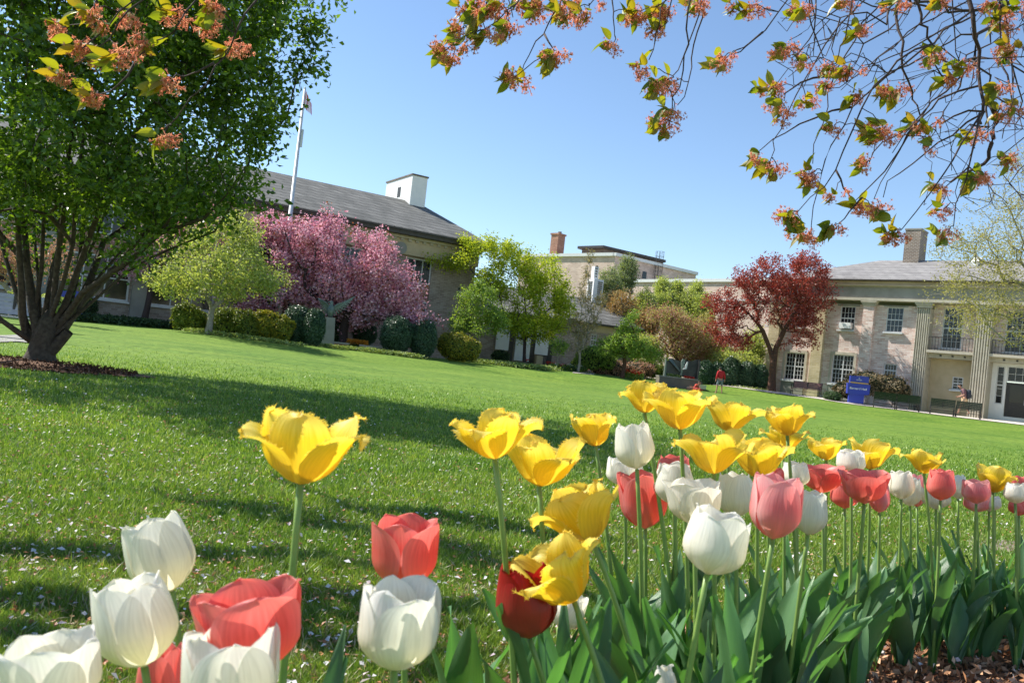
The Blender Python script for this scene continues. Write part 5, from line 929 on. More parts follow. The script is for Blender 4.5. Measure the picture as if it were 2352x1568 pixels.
# ------------------------------------------------------------ OVERHANGING CHERRY
rng = np.random.default_rng(99)
k7 = lambda x, y: (1592.5 + .3516 * x, .3516 * y); k6 = lambda x, y: (980 + .3359 * x, .3359 * y); k1 = lambda x, y: (.33854 * x, .33854 * y)
lines7 = [[(1790, -60), (1800, 0), (1830, 150), (1870, 330), (1872, 560), (1890, 740), (1880, 810)], [(1900, 560), (1930, 680), (1965, 730), (1980, 800), (1960, 900), (1930, 990), (1900, 1070), (1800, 1120), (1680, 1190)], [(1420, -40), (1490, 100), (1530, 180), (1560, 290), (1640, 400), (1700, 450)],
    [(1330, -40), (1325, 60), (1340, 200), (1360, 360), (1400, 520), (1430, 650), (1480, 750)], [(1810, 80), (1500, 320), (1150, 600), (1040, 700), (900, 950), (820, 1220), (770, 1480)], [(1870, 380), (1650, 600), (1400, 870), (1280, 1100), (1180, 1300)],
    [(1885, 740), (1640, 1130), (1360, 1500)], [(1790, 10), (1640, 80), (1400, 210), (1200, 380), (1000, 540), (870, 580)], [(1260, -30), (1100, 150), (1000, 350), (900, 550), (880, 700), (780, 1070)], [(1140, -20), (950, 170), (800, 400), (620, 730), (520, 920), (510, 1030)],
    [(1040, 700), (800, 770), (600, 870), (450, 970)], [(630, -20), (470, 200), (330, 310), (250, 355)], [(1560, 290), (1330, 400), (1180, 560), (1040, 850), (930, 1110), (680, 1385)], [(930, 1110), (980, 1230), (1050, 1330)], [(1885, 745), (1600, 930), (1350, 1130), (1240, 1290)],
    [(1500, 760), (1400, 890), (1250, 1120), (1060, 1310)], [(1100, 1290), (1020, 1380), (950, 1460)], [(1870, 740), (1840, 900), (1780, 1180), (1700, 1480)], [(2170, 150), (2040, 210), (1880, 320)], [(2180, 370), (1990, 380), (1880, 372)], [(2000, -30), (2010, 300), (2080, 420), (2090, 640)], [(1690, -30), (1710, 250), (1740, 400)],
    [(1870, 560), (1600, 650), (1500, 760), (1300, 900), (1170, 1000), (1150, 1060)], [(760, -20), (770, 160), (850, 380), (920, 470)], [(870, 500), (700, 540), (600, 610), (560, 640)], [(800, -20), (790, 200), (700, 330), (640, 380)], [(1840, 100), (1650, 180), (1400, 330), (1100, 430)], [(2170, 600), (2090, 650), (1990, 790)], [(1900, 730), (1700, 760), (1580, 800), (1430, 900)], [(1040, -20), (1000, 200), (960, 300), (930, 420)], [(1560, 560), (1540, 690), (1300, 1000)]]
lines6 = [[(650, -30), (550, 70), (400, 200)], [(560, 0), (590, 120)], [(550, 80), (545, 125)], [(420, -20), (400, 110), (280, 180), (200, 240)], [(930, -20), (870, 90), (800, 235), (700, 380), (650, 500)], [(805, 235), (875, 350)], [(1265, -20), (1275, 120), (1285, 240)], [(1655, -10), (1560, 50), (1465, 75)],
    [(1650, -20), (1590, 180), (1560, 290), (1520, 410)], [(1680, -20), (1640, 160), (1600, 190)], [(1805, -20), (1775, 200), (1760, 380), (1730, 600), (1680, 740), (1660, 830)], [(1885, -20), (1820, 220), (1720, 480), (1690, 530)], [(1900, -20), (1850, 220), (1810, 400), (1790, 560), (1715, 720)], [(1015, -20), (990, 70)], [(2300, 220), (2180, 320), (2080, 375)], [(1170, -20), (1110, 40)]]
lines1 = [[(1000, -20), (800, 160), (640, 340), (500, 460)], [(940, -20), (720, 200), (560, 330)], [(1760, -20), (1600, 220), (1530, 380), (1400, 580), (1200, 800), (1130, 880)], [(1450, 430), (1250, 520)], [(940, 380), (800, 580), (680, 640)], [(1350, -20), (1180, 220), (1050, 280), (930, 390)], [(660, -20), (640, 60)]]
D7, D6, D1_ = 3.0, 2.8, 2.0
def path3(L, kf, D, amp=.12):
    o = rng.uniform(-amp, amp) ; return [P(*kf(x, y), D + o + rng.uniform(-.05, .05) * (0 < i)) for i, (x, y) in enumerate(L)]
def jag(pts, n=6, a=.006):
    out = [pts[0]]
    for p, q in zip(pts, pts[1:]):
        m = max(2, int(np.linalg.norm(q - p) / .06))
        for j in range(1, m + 1): out.append(p + (q - p) * j / m + rng.normal(size=3) * a * (j < m))
    return np.array(out)
CB = np.array([3.7, 1.5, 0.0]); cherry = thing('cherry_tree', 'overhanging cherry with bronze young leaves and faded pink blossom clusters, branches across the top', 'tree', CB)
limb = np.array([CB, CB + [-.05, .1, 1.2], CB + [-.3, .4, 2.0], P(2500, -260, 3.0), P(2150, -290, 3.0), P(1700, -300, 2.9), P(1200, -290, 2.7), P(700, -330, 2.2), P(350, -380, 2.3), [-1.9, 3.3, 2.45], [-3.0, 4.3, 2.7], [-3.7, 4.9, 3.0]])
ls_ = jag(list(limb), a=.004); obj('trunk', MB().tube(ls_ - CB, np.interp(np.arange(len(ls_)), [0, 12, 40, len(ls_)], [.16, .12, .05, .014]), 10), M['barkd'], cherry, smooth=True)
allp = []
for LN, kf, D in ((lines7, k7, D7), (lines6, k6, D6), (lines1, k1, D1_)):
    for n_, L in enumerate(LN):
        p3 = path3(L, kf, D); thick = .012 if (LN is lines7 and n_ in (0, 1)) else (.0075 if (LN is lines7 and n_ in (2, 3)) else .0042 if LN is not lines1 else .0034)
        if kf(*L[0])[1] <= 4:
            i = int(np.argmin([np.linalg.norm(q - p3[0]) for q in ls_])); p3 = [ls_[i], (ls_[i] + p3[0]) / 2 + np.array([0, 0, .05])] + p3
        elif kf(*L[0])[0] > 2352 - 20:
            p3 = [P(2480, -250, D), P(2440, kf(*L[0])[1] * .5, D)] + p3
        J = jag(p3); allp.append(J); obj('branch', MB().tube(J - CB, np.linspace(thick, max(.0015, thick * .35), len(J)), 6), M['barkd'], cherry, smooth=True)
LP_ = np.vstack(allp)
LM['cherryleaf'] = leafmat('bronze_green_cherry_leaf', [(.085, .14, .02), (.19, .25, .028), (.27, .20, .035)], .5, .4, .4, (1.9, 1.6, .4)); LM['stamen'] = leafmat('faded_cherry_blossom', [(.52, .17, .10), (.70, .32, .22), (.74, .54, .32)], .5, .6, .2, (1.2, .9, .8))
def cherry_leaf(mb, p, d, L, W, r_):
    d = d / np.linalg.norm(d); s = np.cross(d, r_.normal(size=3)); s /= np.linalg.norm(s); n = np.cross(s, d); v = np.linspace(0, 1, 8); w_ = W * .5 * np.sin(np.clip(v * 1.02, 0, 1) ** .8 * math.pi) ** .8 * np.where(v > .85, .6, 1)
    c = p + d * (v * L)[:, None] - n * (L * .18 * v ** 2)[:, None]; u = np.array([-1, -.5, 0, .5, 1.]); Vg = c[:, None] + s * (u[None, :, None] * w_[:, None, None]) + n * ((u ** 2)[None, :, None] * (w_ * .35)[:, None, None]); mb.grid(Vg)
def cluster_mesh(seed):
    r_ = np.random.default_rng(seed); fl = MB(); lv_ = MB(); ax = []
    for c in range(r_.integers(3, 5)):
        cen = r_.normal(size=3) * [.018, .014, .012]
        for k in range(r_.integers(14, 20)):
            d = r_.normal(size=3) * [1, 1, .8] + [0, 0, -.55]; d /= np.linalg.norm(d); L = r_.uniform(.012, .030); e = cen + d * L + [0, 0, -.004]; s = np.cross(d, [0, .3, 1]); s /= np.linalg.norm(s) + 1e-9; t2 = np.cross(d, s)
            fl.add([cen - s * .0009, cen + s * .0009, e + s * .0009, e - s * .0009], q=[(0, 1, 2, 3)])
            st = []
            m = 5
            for j in range(m):
                a = j / m * 6.283 + r_.uniform(0, 1); tip = e + (s * math.cos(a) + t2 * math.sin(a)) * r_.uniform(.006, .0105) + d * .003; q_ = (s * math.cos(a + 1.57) + t2 * math.sin(a + 1.57)) * .0024; b = len(st); st += [e - q_, e + q_, tip]
            fl.add(st, t=np.arange(15).reshape(-1, 3))
    for k in range(r_.integers(4, 8)):
        d = np.array([-.75, r_.uniform(-.5, .3), -.45]) + r_.normal(size=3) * [.5, .4, .5]; cherry_leaf(lv_, np.array([-.012, 0, .006]) + r_.normal(size=3) * .01, d, r_.uniform(.045, .078), r_.uniform(.024, .036), r_)
    return fl, lv_
protos = [tuple(mesh_of(m, nm, False) for m, nm in zip(cluster_mesh(s), ('blossom_cluster', 'leaves'))) for s in range(10)]
for a_, b_ in protos: a_.materials.append(LM['stamen']); b_.materials.append(LM['cherryleaf'])
c7l = [(195, 395), (375, 80), (290, 30), (690, 80), (740, 60), (1110, 190), (560, 320), (620, 330), (720, 400), (470, 590), (560, 570), (560, 690), (600, 740), (740, 670), (900, 450), (1000, 470), (1040, 440), (880, 560), (1070, 630), (1270, 590), (1340, 600), (920, 820), (1150, 850), (1200, 900), (1240, 830), (1440, 840), (1500, 800), (1560, 380), (1600, 350), (1690, 510), (1750, 440), (1130, 1080), (1560, 930), (1830, 900), (770, 1130), (780, 1180), (420, 1030), (500, 1080), (540, 1100), (920, 1260), (1100, 1360), (1180, 1380), (1220, 1350), (590, 1400), (640, 1410), (720, 1520), (770, 1540), (910, 1490), (1300, 1540), (1330, 1520), (1620, 1210), (1640, 1360), (1660, 1520), (1860, 1170), (1900, 1150), (2080, 1060), (2040, 740), (2100, 690), (2000, 580), (2050, 320), (2110, 300), (1960, 40), (1990, 130), (2050, 160), (2110, 60), (1340, 20), (1630, 10), (20, 20), (1010, 5), (2070, 370), (1200, 890)]
c6l = [(280, 50), (350, 20), (430, 60), (490, 90), (470, 20), (120, 350), (180, 390), (260, 300), (230, 215), (420, 250), (350, 110), (570, 190), (750, 80), (780, 50), (920, 60), (970, 100), (950, 30), (1110, 60), (1060, 110), (1280, 300), (1400, 110), (1440, 100), (1610, 90), (1640, 70), (1590, 210), (1490, 470), (860, 400), (890, 390), (590, 540), (630, 560), (1620, 570), (1690, 560), (1590, 610), (1600, 830), (1650, 860), (1690, 750), (2020, 410), (1870, 15), (660, 10)]
c1l = [(420, 190), (620, 70), (720, 140), (640, 370), (420, 520), (640, 660), (790, 400), (980, 310), (900, 100), (1130, 560), (1110, 920), (1160, 110), (1440, 170), (1480, 60), (1560, 340), (540, 310)]
jit = []
restf, restl = MB(), MB(); protomb = [cluster_mesh(s) for s in range(10)]
for L, kf, D, sz in ((c1l, k1, D1_, .86), (c6l, k6, D6, 1.0), (c7l, k7, D7, 1.0)):
    for (x, y) in L:
        if len(jit) >= 100:
            p = P(*kf(x, y), D + rng.uniform(-.12, .12)); a_ = rng.uniform(-.5, .5); RZ = np.array([[math.cos(a_), -math.sin(a_), 0], [math.sin(a_), math.cos(a_), 0], [0, 0, 1]])
            for src, dst in zip(protomb[int(rng.integers(0, 10))], (restf, restl)):
                qq = np.vstack(src.q) if src.q else None; tt = np.vstack(src.t) if src.t else None; dst.add(np.vstack(src.v) @ RZ.T + (p - CB), q=qq, t=tt)
            jit.append((p, LP_[np.argmin(np.linalg.norm(LP_ - p, axis=1))])); continue
        p = P(*kf(x, y), D + rng.uniform(-.12, .12)); i = int(rng.integers(0, 10)); me1, me2 = protos[i]
        f = obj('blossom_cluster', me1, None, cherry); f.location = Vector(p - CB); f.rotation_euler = (rng.normal() * .25, rng.normal() * .25, rng.normal() * .5); f.scale = (sz,) * 3
        l_ = obj('leaves', me2, None, f); q = LP_[np.argmin(np.linalg.norm(LP_ - p, axis=1))]; jit.append((p, q))
mb = MB()
for p, q in jit:
    if np.linalg.norm(p - q) > .01: mb.tube(jag([q, (p + q) / 2 + np.array([0, 0, .012]), p], a=.003) - CB, .0016, 5)
mb0 = mb
obj('blossom_clusters', restf, LM['stamen'], cherry, kind='stuff'); obj('cluster_leaves', restl, LM['cherryleaf'], cherry, kind='stuff')
# fine bare twigs behind the blossom branches
Dt = 4.6; ends = []
for _ in range(420):
    x = rng.uniform(1780, 2420); y = rng.uniform(-60, 330 if x > 2050 else 210); ends.append(P(x, y, Dt + rng.uniform(-.5, .5)))
for _ in range(120): ends.append(P(rng.uniform(2120, 2420), rng.uniform(280, 490), Dt + rng.uniform(-.4, .4)))
fk = P(2420, -160, Dt); A, par, ch, rad, wg_, tips = grow(fk, ends, step=.10, jit=.16, r_end=.0021, expo=2.5)
mb = limbs_mesh(A - CB, par, ch, rad, wg_, rmax=.02); mb.v += []; o_ = obj('twigs', mb, M['barkd'], cherry, smooth=True)
obj('twigs', MB().tube(jag([ls_[int(len(ls_) * .2)], fk]) - CB, .02, 6), M['barkd'], cherry, smooth=True); obj('twigs', mb0, M['barkd'], cherry, smooth=True, kind='stuff')
# unseen leaf clusters added beyond the top left corner to dapple the lawn
tgt = [(60, 1275), (150, 1285), (260, 1300), (430, 1290), (40, 1400), (160, 1410), (280, 1430), (540, 1172), (610, 1182), (680, 1205), (750, 1225), (870, 1182), (960, 1190), (1060, 1200), (1000, 1262), (1080, 1285), (1110, 1310), (700, 1300), (800, 1390), (900, 1440), (1060, 1420), (640, 1440), (1180, 1230), (1280, 1240), (60, 1500), (760, 1500), (1000, 1520)]
pts = []
for tx_, ty_ in tgt:
    q = G(tx_, ty_); h_ = 2.35 + rng.uniform(-.1, .25); c = q + np.array([SUN_AZ[0] / math.tan(SUN_EL) * h_, SUN_AZ[1] / math.tan(SUN_EL) * h_, h_]); pts.append(c + rng.normal(size=(70, 3)) * [.12 * q[1] / 2.6, .030 * q[1] / 2.6, .015])
pts = np.vstack(pts)
mb = MB(); mb.leaves(pts - CB, .075, .045, up=.8); obj('leaves', mb, LM['cherryleaf'], cherry)

# ------------------------------------------------------------ OBJECTS ON THE FAR SIDE
from mathutils.geometry import tessellate_polygon
def extrude_poly(mb, pts2, y0, y1):
    n = len(pts2); tri = tessellate_polygon([[Vector((a, b, 0)) for a, b in pts2]]); v = [(a, y0, b) for a, b in pts2] + [(a, y1, b) for a, b in pts2]
    mb.add(v, q=[(i, (i + 1) % n, n + (i + 1) % n, n + i) for i in range(n)], t=[tuple(t) for t in tri] + [tuple(n + k for k in t[::-1]) for t in tri]); return mb
def face_frame(px, D, ang=0.0):
    g = Gd(px, D); f = Frame(px - 1, D, px + 1, D, 0); f.o = g; c, s = math.cos(ang), math.sin(ang); f.X = np.array([c, s, 0]); f.Y = np.array([-s, c, 0]); f.rz = ang; return f
BT = {}
def bench(label, loc, rz, m='greenpaint', L=1.42, group=None, slatm=None):
    """slatted park bench with cast end frames; sitter looks to local -y"""
    t = thing('park_bench', label, 'bench', loc, rz, group); sm = M[slatm or m]; bk = MB(); st = MB()
    for i in range(5):
        z = .47 + .085 * i; yo = .16 + .025 * i; bk.hexa([(-L / 2, yo, z), (L / 2, yo, z), (L / 2, yo + .03, z), (-L / 2, yo + .03, z), (-L / 2, yo + .02, z + .08), (L / 2, yo + .02, z + .08), (L / 2, yo + .05, z + .08), (-L / 2, yo + .05, z + .08)])
    for i in range(5): st.box(-L / 2, L / 2, -.28 + .085 * i, -.21 + .085 * i, .41, .44)
    obj('backrest', bk, sm, t); obj('seat', st, sm, t); bb = MB().box(-.025, .025, .19, .26, .45, .86); obj('back_brace', bb, M['dark'], t)
    for s in (-1, 1):
        x = s * (L / 2 - .02); lg = MB(); lg.tube([(x, -.30, 0), (x, -.24, .2), (x, -.24, .40), (x, -.22, .62), (x, -.30, .66)], .022, 6).tube([(x, .28, 0), (x, .18, .22), (x, .14, .42), (x, .20, .66), (x, .28, .90)], .022, 6)
        lg.tube([(x, -.25, .40), (x, .15, .42)], .02, 6).tube([(x, -.31, .66), (x, .0, .67), (x, .21, .68)], .022, 6).tube([(x, -.23, .2), (x, -.03, .29), (x, .18, .2)], .016, 6); obj('leg', lg, M['dark'], t, smooth=True)
    obj('stretcher', MB().tube([(-L / 2, .0, .27), (L / 2, .0, .27)], .012, 6), M['dark'], t)
    return t
bgp = 'dark green benches along the path, seen from behind'
for (a, b, lb_) in ((2006, 2057, 'dark green bench nearest the blue sign, seen from behind'), (2059, 2112, 'dark green bench second from the blue sign, left of the path gap'), (2136, 2192, 'dark green bench between the path gap and the walking person'), (2195, 2253, 'dark green bench farthest right, in front of the walking person')):
    Da = 46.5 - (a - 2005) * .0085; Db = 46.5 - (b - 2005) * .0085; A_, B_ = Gd(a, Da), Gd(b, Db); v = B_ - A_; Ln = float(np.linalg.norm(v[:2])); bench(lb_, (A_ + B_) / 2, math.atan2(v[1], v[0]) + math.pi, L=Ln, group=bgp)
g = Gd(2078, 49); bench('dark bench across the path behind the pair by the blue sign', g, FB.rz, group=None, L=1.3)
g = Gd(1851, 51.2); bench('reddish brown bench against the hall below the tall window', g, FB.rz + .15, 'wood', L=1.75)
g = Gd(22, 17.0); bench('bench with sunlit grey slats behind the big green tree', g + [0, 0, .02], .12, 'slat', L=1.5)

def sign(label, loc, rz, words=True):
    t = thing('campus_sign', label, 'sign', loc, rz); W_ = 1.42
    b = MB(); extrude_poly(b, [(-.56, -.2), (.42, -.2), (.42, .46), (-.56, .46)], .02, .26); obj('base', b, M['blue'], t)
    m_ = MB(); extrude_poly(m_, [(-.70, .40), (.50, .40), (.72, .46), (.72, 1.10), (-.72, 1.10)], -.06, .30); obj('name_panel', m_, M['blue'], t)
    u_ = MB(); extrude_poly(u_, [(-.58, 1.10), (.62, 1.10), (.62, 1.62), (.25, 1.66), (-.58, 1.60)], -.0, .24); obj('top_panel', u_, M['blue'], t)
    obj('stripe', MB().box(-.56, .60, -.02, -.002, 1.13, 1.20), M['yellow'], t)
    if words:
        text('name_lettering', 'Barnard Hall', .21, M['signw'], t, (-.03, -.065, .78), sx=1.05)
        text('small_lettering', 'HOFSTRA', .085, M['signw'], t, (.0, -.005, 1.36)); e = MB(); e.tube([(.04 * math.cos(a) + .0, -.008, 1.48 + .05 * math.sin(a)) for a in np.linspace(.8, 5.5, 12)], .008, 5); e.tube([(0, -.008, 1.45), (.02, -.008, 1.53)], .007, 5); obj('emblem', e, M['signw'], t)
    t.scale = (.86, .86, .86); return t
sg = Gd(1969, 48.0); sign('blue sign with white lettering and orange stripe in front of the bronze-leaved bush', P(1969, 919, 48.0), -.12)
sign('blue sign mostly hidden behind the stems of the big green tree', Gd(152, 38.5), -.1, False)

# sculpture on its plinth
fs = face_frame(1562, 50.0, -.04); fs.o = P(1560, 895, 50.0)
def S(*pts): return [fs.hit(cS(*p)) for p in pts]
zt_p = fs.z(cS(600, 800)); pu0 = fs.u((1513, 880)); pu1 = fs.u(cS(1135, 1000)); pl_t = thing('plinth', 'long low grey stone plinth carrying the dark folded sculpture', 'plinth', fs.o, fs.rz)
obj('block', MB().box(pu0, pu1, -.1, 1.5, -.3, zt_p - .06), M['plinth'], pl_t); obj('coping', MB().box(pu0 - .02, pu1 + .02, -.13, 1.55, zt_p - .058, zt_p), M['greystone'], pl_t)
obj('rear_block', MB().box(pu1 + .03, fs.u(cS(1355, 950)), .5, 1.4, -.3, zt_p - .12), M['plinth'], pl_t)
sc_t = thing('sculpture', 'dark folded metal sheet sculpture with a pale angular spike, on a long plinth', 'sculpture', fs.o, fs.rz)
lft = MB(); extrude_poly(lft, S((170, 215), (350, 190), (500, 240), (655, 295), (665, 600), (625, 735), (600, 790), (150, 745)), .50, .58); obj('left_sheet', lft, M['bronze'], sc_t)
pst = MB(); extrude_poly(pst, S((165, 215), (185, 225), (150, 750), (95, 745)), .10, .60); obj('end_plate', pst, M['bronzeg'], sc_t)
flp = MB(); a_ = S((270, 250), (350, 195), (655, 590), (590, 610)); flp.hexa([(a_[0][0], .30, a_[0][1]), (a_[1][0], .46, a_[1][1]), (a_[1][0], .49, a_[1][1]), (a_[0][0], .33, a_[0][1]), (a_[3][0], .10, a_[3][1]), (a_[2][0], .44, a_[2][1]), (a_[2][0], .47, a_[2][1]), (a_[3][0], .13, a_[3][1])]); obj('fold', flp, M['bronzeg'], sc_t)
clm = MB(); extrude_poly(clm, S((655, 300), (700, 215), (760, 225), (765, 300), (700, 560), (665, 720), (610, 740), (640, 590)), .18, .46); obj('centre_fold', clm, M['bronzeg'], sc_t)
rgt = MB(); extrude_poly(rgt, S((770, 235), (850, 250), (950, 285), (1060, 270), (1150, 232), (1225, 242), (1245, 450), (1190, 700), (1145, 865), (1040, 835), (690, 780), (680, 640), (765, 300)), .48, .56); obj('right_sheet', rgt, M['bronze'], sc_t)
edg = MB(); extrude_poly(edg, S((1200, 240), (1245, 245), (1250, 450), (1190, 700), (1150, 865), (1110, 860), (1165, 640), (1200, 440)), .12, .52); obj('right_fold', edg, M['bronze'], sc_t)
spk = MB(); extrude_poly(spk, S((815, 310), (845, 320), (800, 525), (690, 552), (680, 530), (765, 480), (745, 450)), .02, .14); obj('spike', spk, M['white'], sc_t)
def bits(name, cen, ext, n, lf, ls, tg_=None):
    p = np.array(cen) + rng.uniform(-1, 1, (n, 3)) * np.array(ext); mb = MB(); mb.leaves(p, ls, ls * .8, up=.2); return obj(name, mb, LM[lf], kind='stuff')
q = fs.world(*[fs.hit(cS(900, 810))[0], .3, zt_p + .05]); bits('red_flowers', q, (.32, .1, .07), 260, 'redfl', .06)
q = fs.world(*[fs.hit(cS(430, 720))[0], .3, zt_p + .07]); bits('flower_foliage', q, (.45, .12, .09), 400, 'cover', .07)

# people
def skin_body(joints, edges, radii, name, m, par, sub=2):
    me = bpy.data.meshes.new(name); names = list(joints); ix = {n: i for i, n in enumerate(names)}
    me.from_pydata([joints[n] for n in names], [(ix[a], ix[b]) for a, b in edges], []); o = bpy.data.objects.new(name, me); sc.collection.objects.link(o)
    md = o.modifiers.new('s', 'SKIN'); 
    if not me.skin_vertices: 
        bpy.context.view_layer.objects.active = o
    sv_ = me.skin_vertices[0].data
    for n in names: r = radii[n]; sv_[ix[n]].radius = r if isinstance(r, tuple) else (r, r); 
    sv_[0].use_root = True; ss = o.modifiers.new('u', 'SUBSURF'); ss.levels = sub; ss.render_levels = sub
    bpy.context.view_layer.update(); dg = bpy.context.evaluated_depsgraph_get(); me2 = bpy.data.meshes.new_from_object(o.evaluated_get(dg)); bpy.data.objects.remove(o); me2.name = name
    for p in me2.polygons: p.use_smooth = True
    return obj(name, me2, m, par)
def lerp(a, b, t): return tuple(a[i] + (b[i] - a[i]) * t for i in range(3))
def person(label, loc, rz, h, J, cloth, hairm='hair'):
    """J: joint positions in metres for a 1.75 m person facing local -y; cloth: list of (name, material, joint chains with radii)"""
    k = h / 1.75; t = thing('person', label, 'person', loc, rz); J = {n: tuple(c * k for c in p) for n, p in J.items()}; R_ = {}; E = []
    base = dict(pelvis=(.135, .10), waist=(.12, .09), chest=(.15, .105), neck=.052, head0=(.062, .072), head1=(.078, .095), head2=(.06, .075))
    for n in ('pelvis', 'waist', 'chest', 'neck', 'head0', 'head1', 'head2'): R_[n] = tuple(x * k for x in base[n]) if isinstance(base[n], tuple) else base[n] * k
    E += [('pelvis', 'waist'), ('waist', 'chest'), ('chest', 'neck'), ('neck', 'head0'), ('head0', 'head1'), ('head1', 'head2')]
    for s in 'lr':
        for n, r in (('sh', .056), ('el', .040), ('wr', .027), ('pm', (.018, .038)), ('hp', .088), ('kn', .058), ('an', .038), ('he', .036), ('to', .028)): R_[n + s] = tuple(x * k for x in r) if isinstance(r, tuple) else r * k
        E += [('chest', 'sh' + s), ('sh' + s, 'el' + s), ('el' + s, 'wr' + s), ('wr' + s, 'pm' + s), ('pelvis', 'hp' + s), ('hp' + s, 'kn' + s), ('kn' + s, 'an' + s), ('an' + s, 'he' + s), ('he' + s, 'to' + s)]
        w0, p0 = np.array(J['wr' + s]), np.array(J['pm' + s]); d = (p0 - w0) / np.linalg.norm(p0 - w0); sd_ = np.cross(d, [1., 0, 0]); sd_ /= np.linalg.norm(sd_) + 1e-9
        for fi, (off, ln) in enumerate(((-.024, .065), (-.008, .075), (.008, .07), (.022, .055))):
            n1, n2 = f'f{s}{fi}a', f'f{s}{fi}b'; J[n1] = tuple(p0 + (sd_ * off + d * ln * .5) * k); J[n2] = tuple(p0 + (sd_ * off * 1.1 + d * ln * .9 + np.array([0, -.012, 0])) * k); R_[n1] = .009 * k; R_[n2] = .007 * k; E += [('pm' + s, n1), (n1, n2)]
        J['th' + s] = tuple(w0 + (d * .035 - sd_ * .035) * k); J['tj' + s] = tuple(w0 + (d * .07 - sd_ * .045) * k); R_['th' + s] = .011 * k; R_['tj' + s] = .008 * k; E += [('wr' + s, 'th' + s), ('th' + s, 'tj' + s)]
    o = {n: J[n] for n in ['pelvis'] + [n for n in J if n != 'pelvis']}; skin_body(o, E, R_, 'body', M['skin'], t)
    for nm, m, chain, ed in cloth:
        jj = {}; rr = {}
        for n, (a, b, f, r) in chain.items(): jj[n] = lerp(J[a], J[b], f); rr[n] = tuple(x * k for x in r) if isinstance(r, tuple) else r * k
        skin_body(jj, ed, rr, nm, M[m], t)
    hc = np.array(J['head1']); hd = MB(); th, fi = np.linspace(0, math.pi, 9)[:, None], np.linspace(0, 2 * math.pi, 15)[None]; hh = np.array(J['head2']) * .55 + hc * .45
    hd.grid(np.stack([hh[0] + .088 * k * np.sin(th) * np.cos(fi), hh[1] + .025 * k + .098 * k * np.sin(th) * np.sin(fi), hh[2] + .02 * k + .088 * k * np.cos(th) + 0 * fi], -1)); obj('hair', hd, M[hairm], t, smooth=True)
    # nose, eyes and ears
    f = MB(); f.tube([hc + [0, -.085 * k, .02 * k], hc + [0, -.112 * k, -.02 * k]], [.008 * k, .014 * k], 6); 
    for s in (-1, 1): f.tube([hc + [s * .078 * k, 0, -.03 * k], hc + [s * .088 * k, .01 * k, .03 * k]], .014 * k, 6)
    obj('face', f, M['skin'], t, smooth=True)
    return t
def std(lean=(0, 0), bend=0):
    J = dict(pelvis=(0, 0, .95), waist=(0, -.01, 1.10), chest=(0, 0, 1.33), neck=(0, .0, 1.48), head0=(0, -.01, 1.56), head1=(0, -.02, 1.63), head2=(0, -.015, 1.70))
    for s, x in (('l', 1), ('r', -1)):
        J.update({'sh' + s: (.18 * x, 0, 1.41), 'el' + s: (.25 * x, .03, 1.13), 'wr' + s: (.27 * x, -.04, .89), 'pm' + s: (.275 * x, -.055, .82), 'hp' + s: (.10 * x, 0, .88), 'kn' + s: (.13 * x, -.01, .50), 'an' + s: (.15 * x, .02, .09), 'he' + s: (.15 * x, .03, .045), 'to' + s: (.17 * x, -.15, .03)})
    return J
def shirt(m, sl='wr', slf=.9, g=1.0):
    c = dict(a=('pelvis', 'waist', 0, (.185 * g, .14 * g)), b=('waist', 'chest', .1, (.165 * g, .125 * g)), c=('chest', 'neck', 0, (.18 * g, .13 * g)), d=('chest', 'neck', .75, .085)); e = [('a', 'b'), ('b', 'c'), ('c', 'd')]
    for s in 'lr':
        c['s' + s] = ('sh' + s, 'el' + s, 0, .085); c['e' + s] = ('sh' + s, 'el' + s, .9, .068); e += [('c', 's' + s), ('s' + s, 'e' + s)]
        if sl == 'wr': c['w' + s] = ('el' + s, 'wr' + s, slf, .048); e += [('e' + s, 'w' + s)]
    return ('shirt', m, c, e)
def shortsf(m, f=1.0):
    c = dict(p=('pelvis', 'waist', 0, (.165, .135))); e = []
    for s in 'lr': c['h' + s] = ('hp' + s, 'kn' + s, .1, .115); c['k' + s] = ('hp' + s, 'kn' + s, f, .088); e += [('p', 'h' + s), ('h' + s, 'k' + s)]
    return ('shorts', m, c, e)
J = std(); J.update(head0=(.03, -.06, 1.53), head1=(.04, -.10, 1.58), head2=(.04, -.10, 1.65), neck=(.02, -.03, 1.47)); J.update(kr=0) if False else None
J['elr'] = (-.27, .02, 1.14); J['wrr'] = (-.31, -.02, .92); J['pmr'] = (-.32, -.03, .85); J['anl'] = (.2, .02, .09); J['hel'] = (.2, .03, .045); J['tol'] = (.24, -.14, .03); J['anr'] = (-.18, .02, .09); J['her'] = (-.18, .03, .045); J['tor'] = (-.24, -.13, .03); J['knl'] = (.16, 0, .5); J['knr'] = (-.14, 0, .5)
pt_ = P(1651, 904, 49.0); person('person seen from behind in a red long-sleeved shirt and grey shorts standing on the lawn', pt_, math.pi + .15, 1.60, J, [shirt('red', g=1.08), shortsf('shorts', .95)])
J = std(); J.update(chest=(0, -.10, 1.30), neck=(0, -.20, 1.44), head0=(0, -.27, 1.50), head1=(0, -.31, 1.56), head2=(0, -.30, 1.63), waist=(0, -.03, 1.1), shl=(.18, -.12, 1.38), shr=(-.18, -.12, 1.38), ell=(.24, -.08, 1.10), elr=(-.24, -.10, 1.10), wrl=(.20, -.28, .98), wrr=(-.2, -.30, .97), pml=(.17, -.35, .97), pmr=(-.17, -.37, .96),
    knl=(.11, -.16, .52), anl=(.11, -.28, .10), hel=(.11, -.27, .05), tol=(.11, -.45, .05), knr=(-.11, .02, .50), anr=(-.11, .30, .14), her=(-.11, .33, .10), tor=(-.11, .18, .03))
wp_ = Gd(2213, 46.5); wp_[2] = P(2213, 951, 46.5)[2]; hw = 1.72
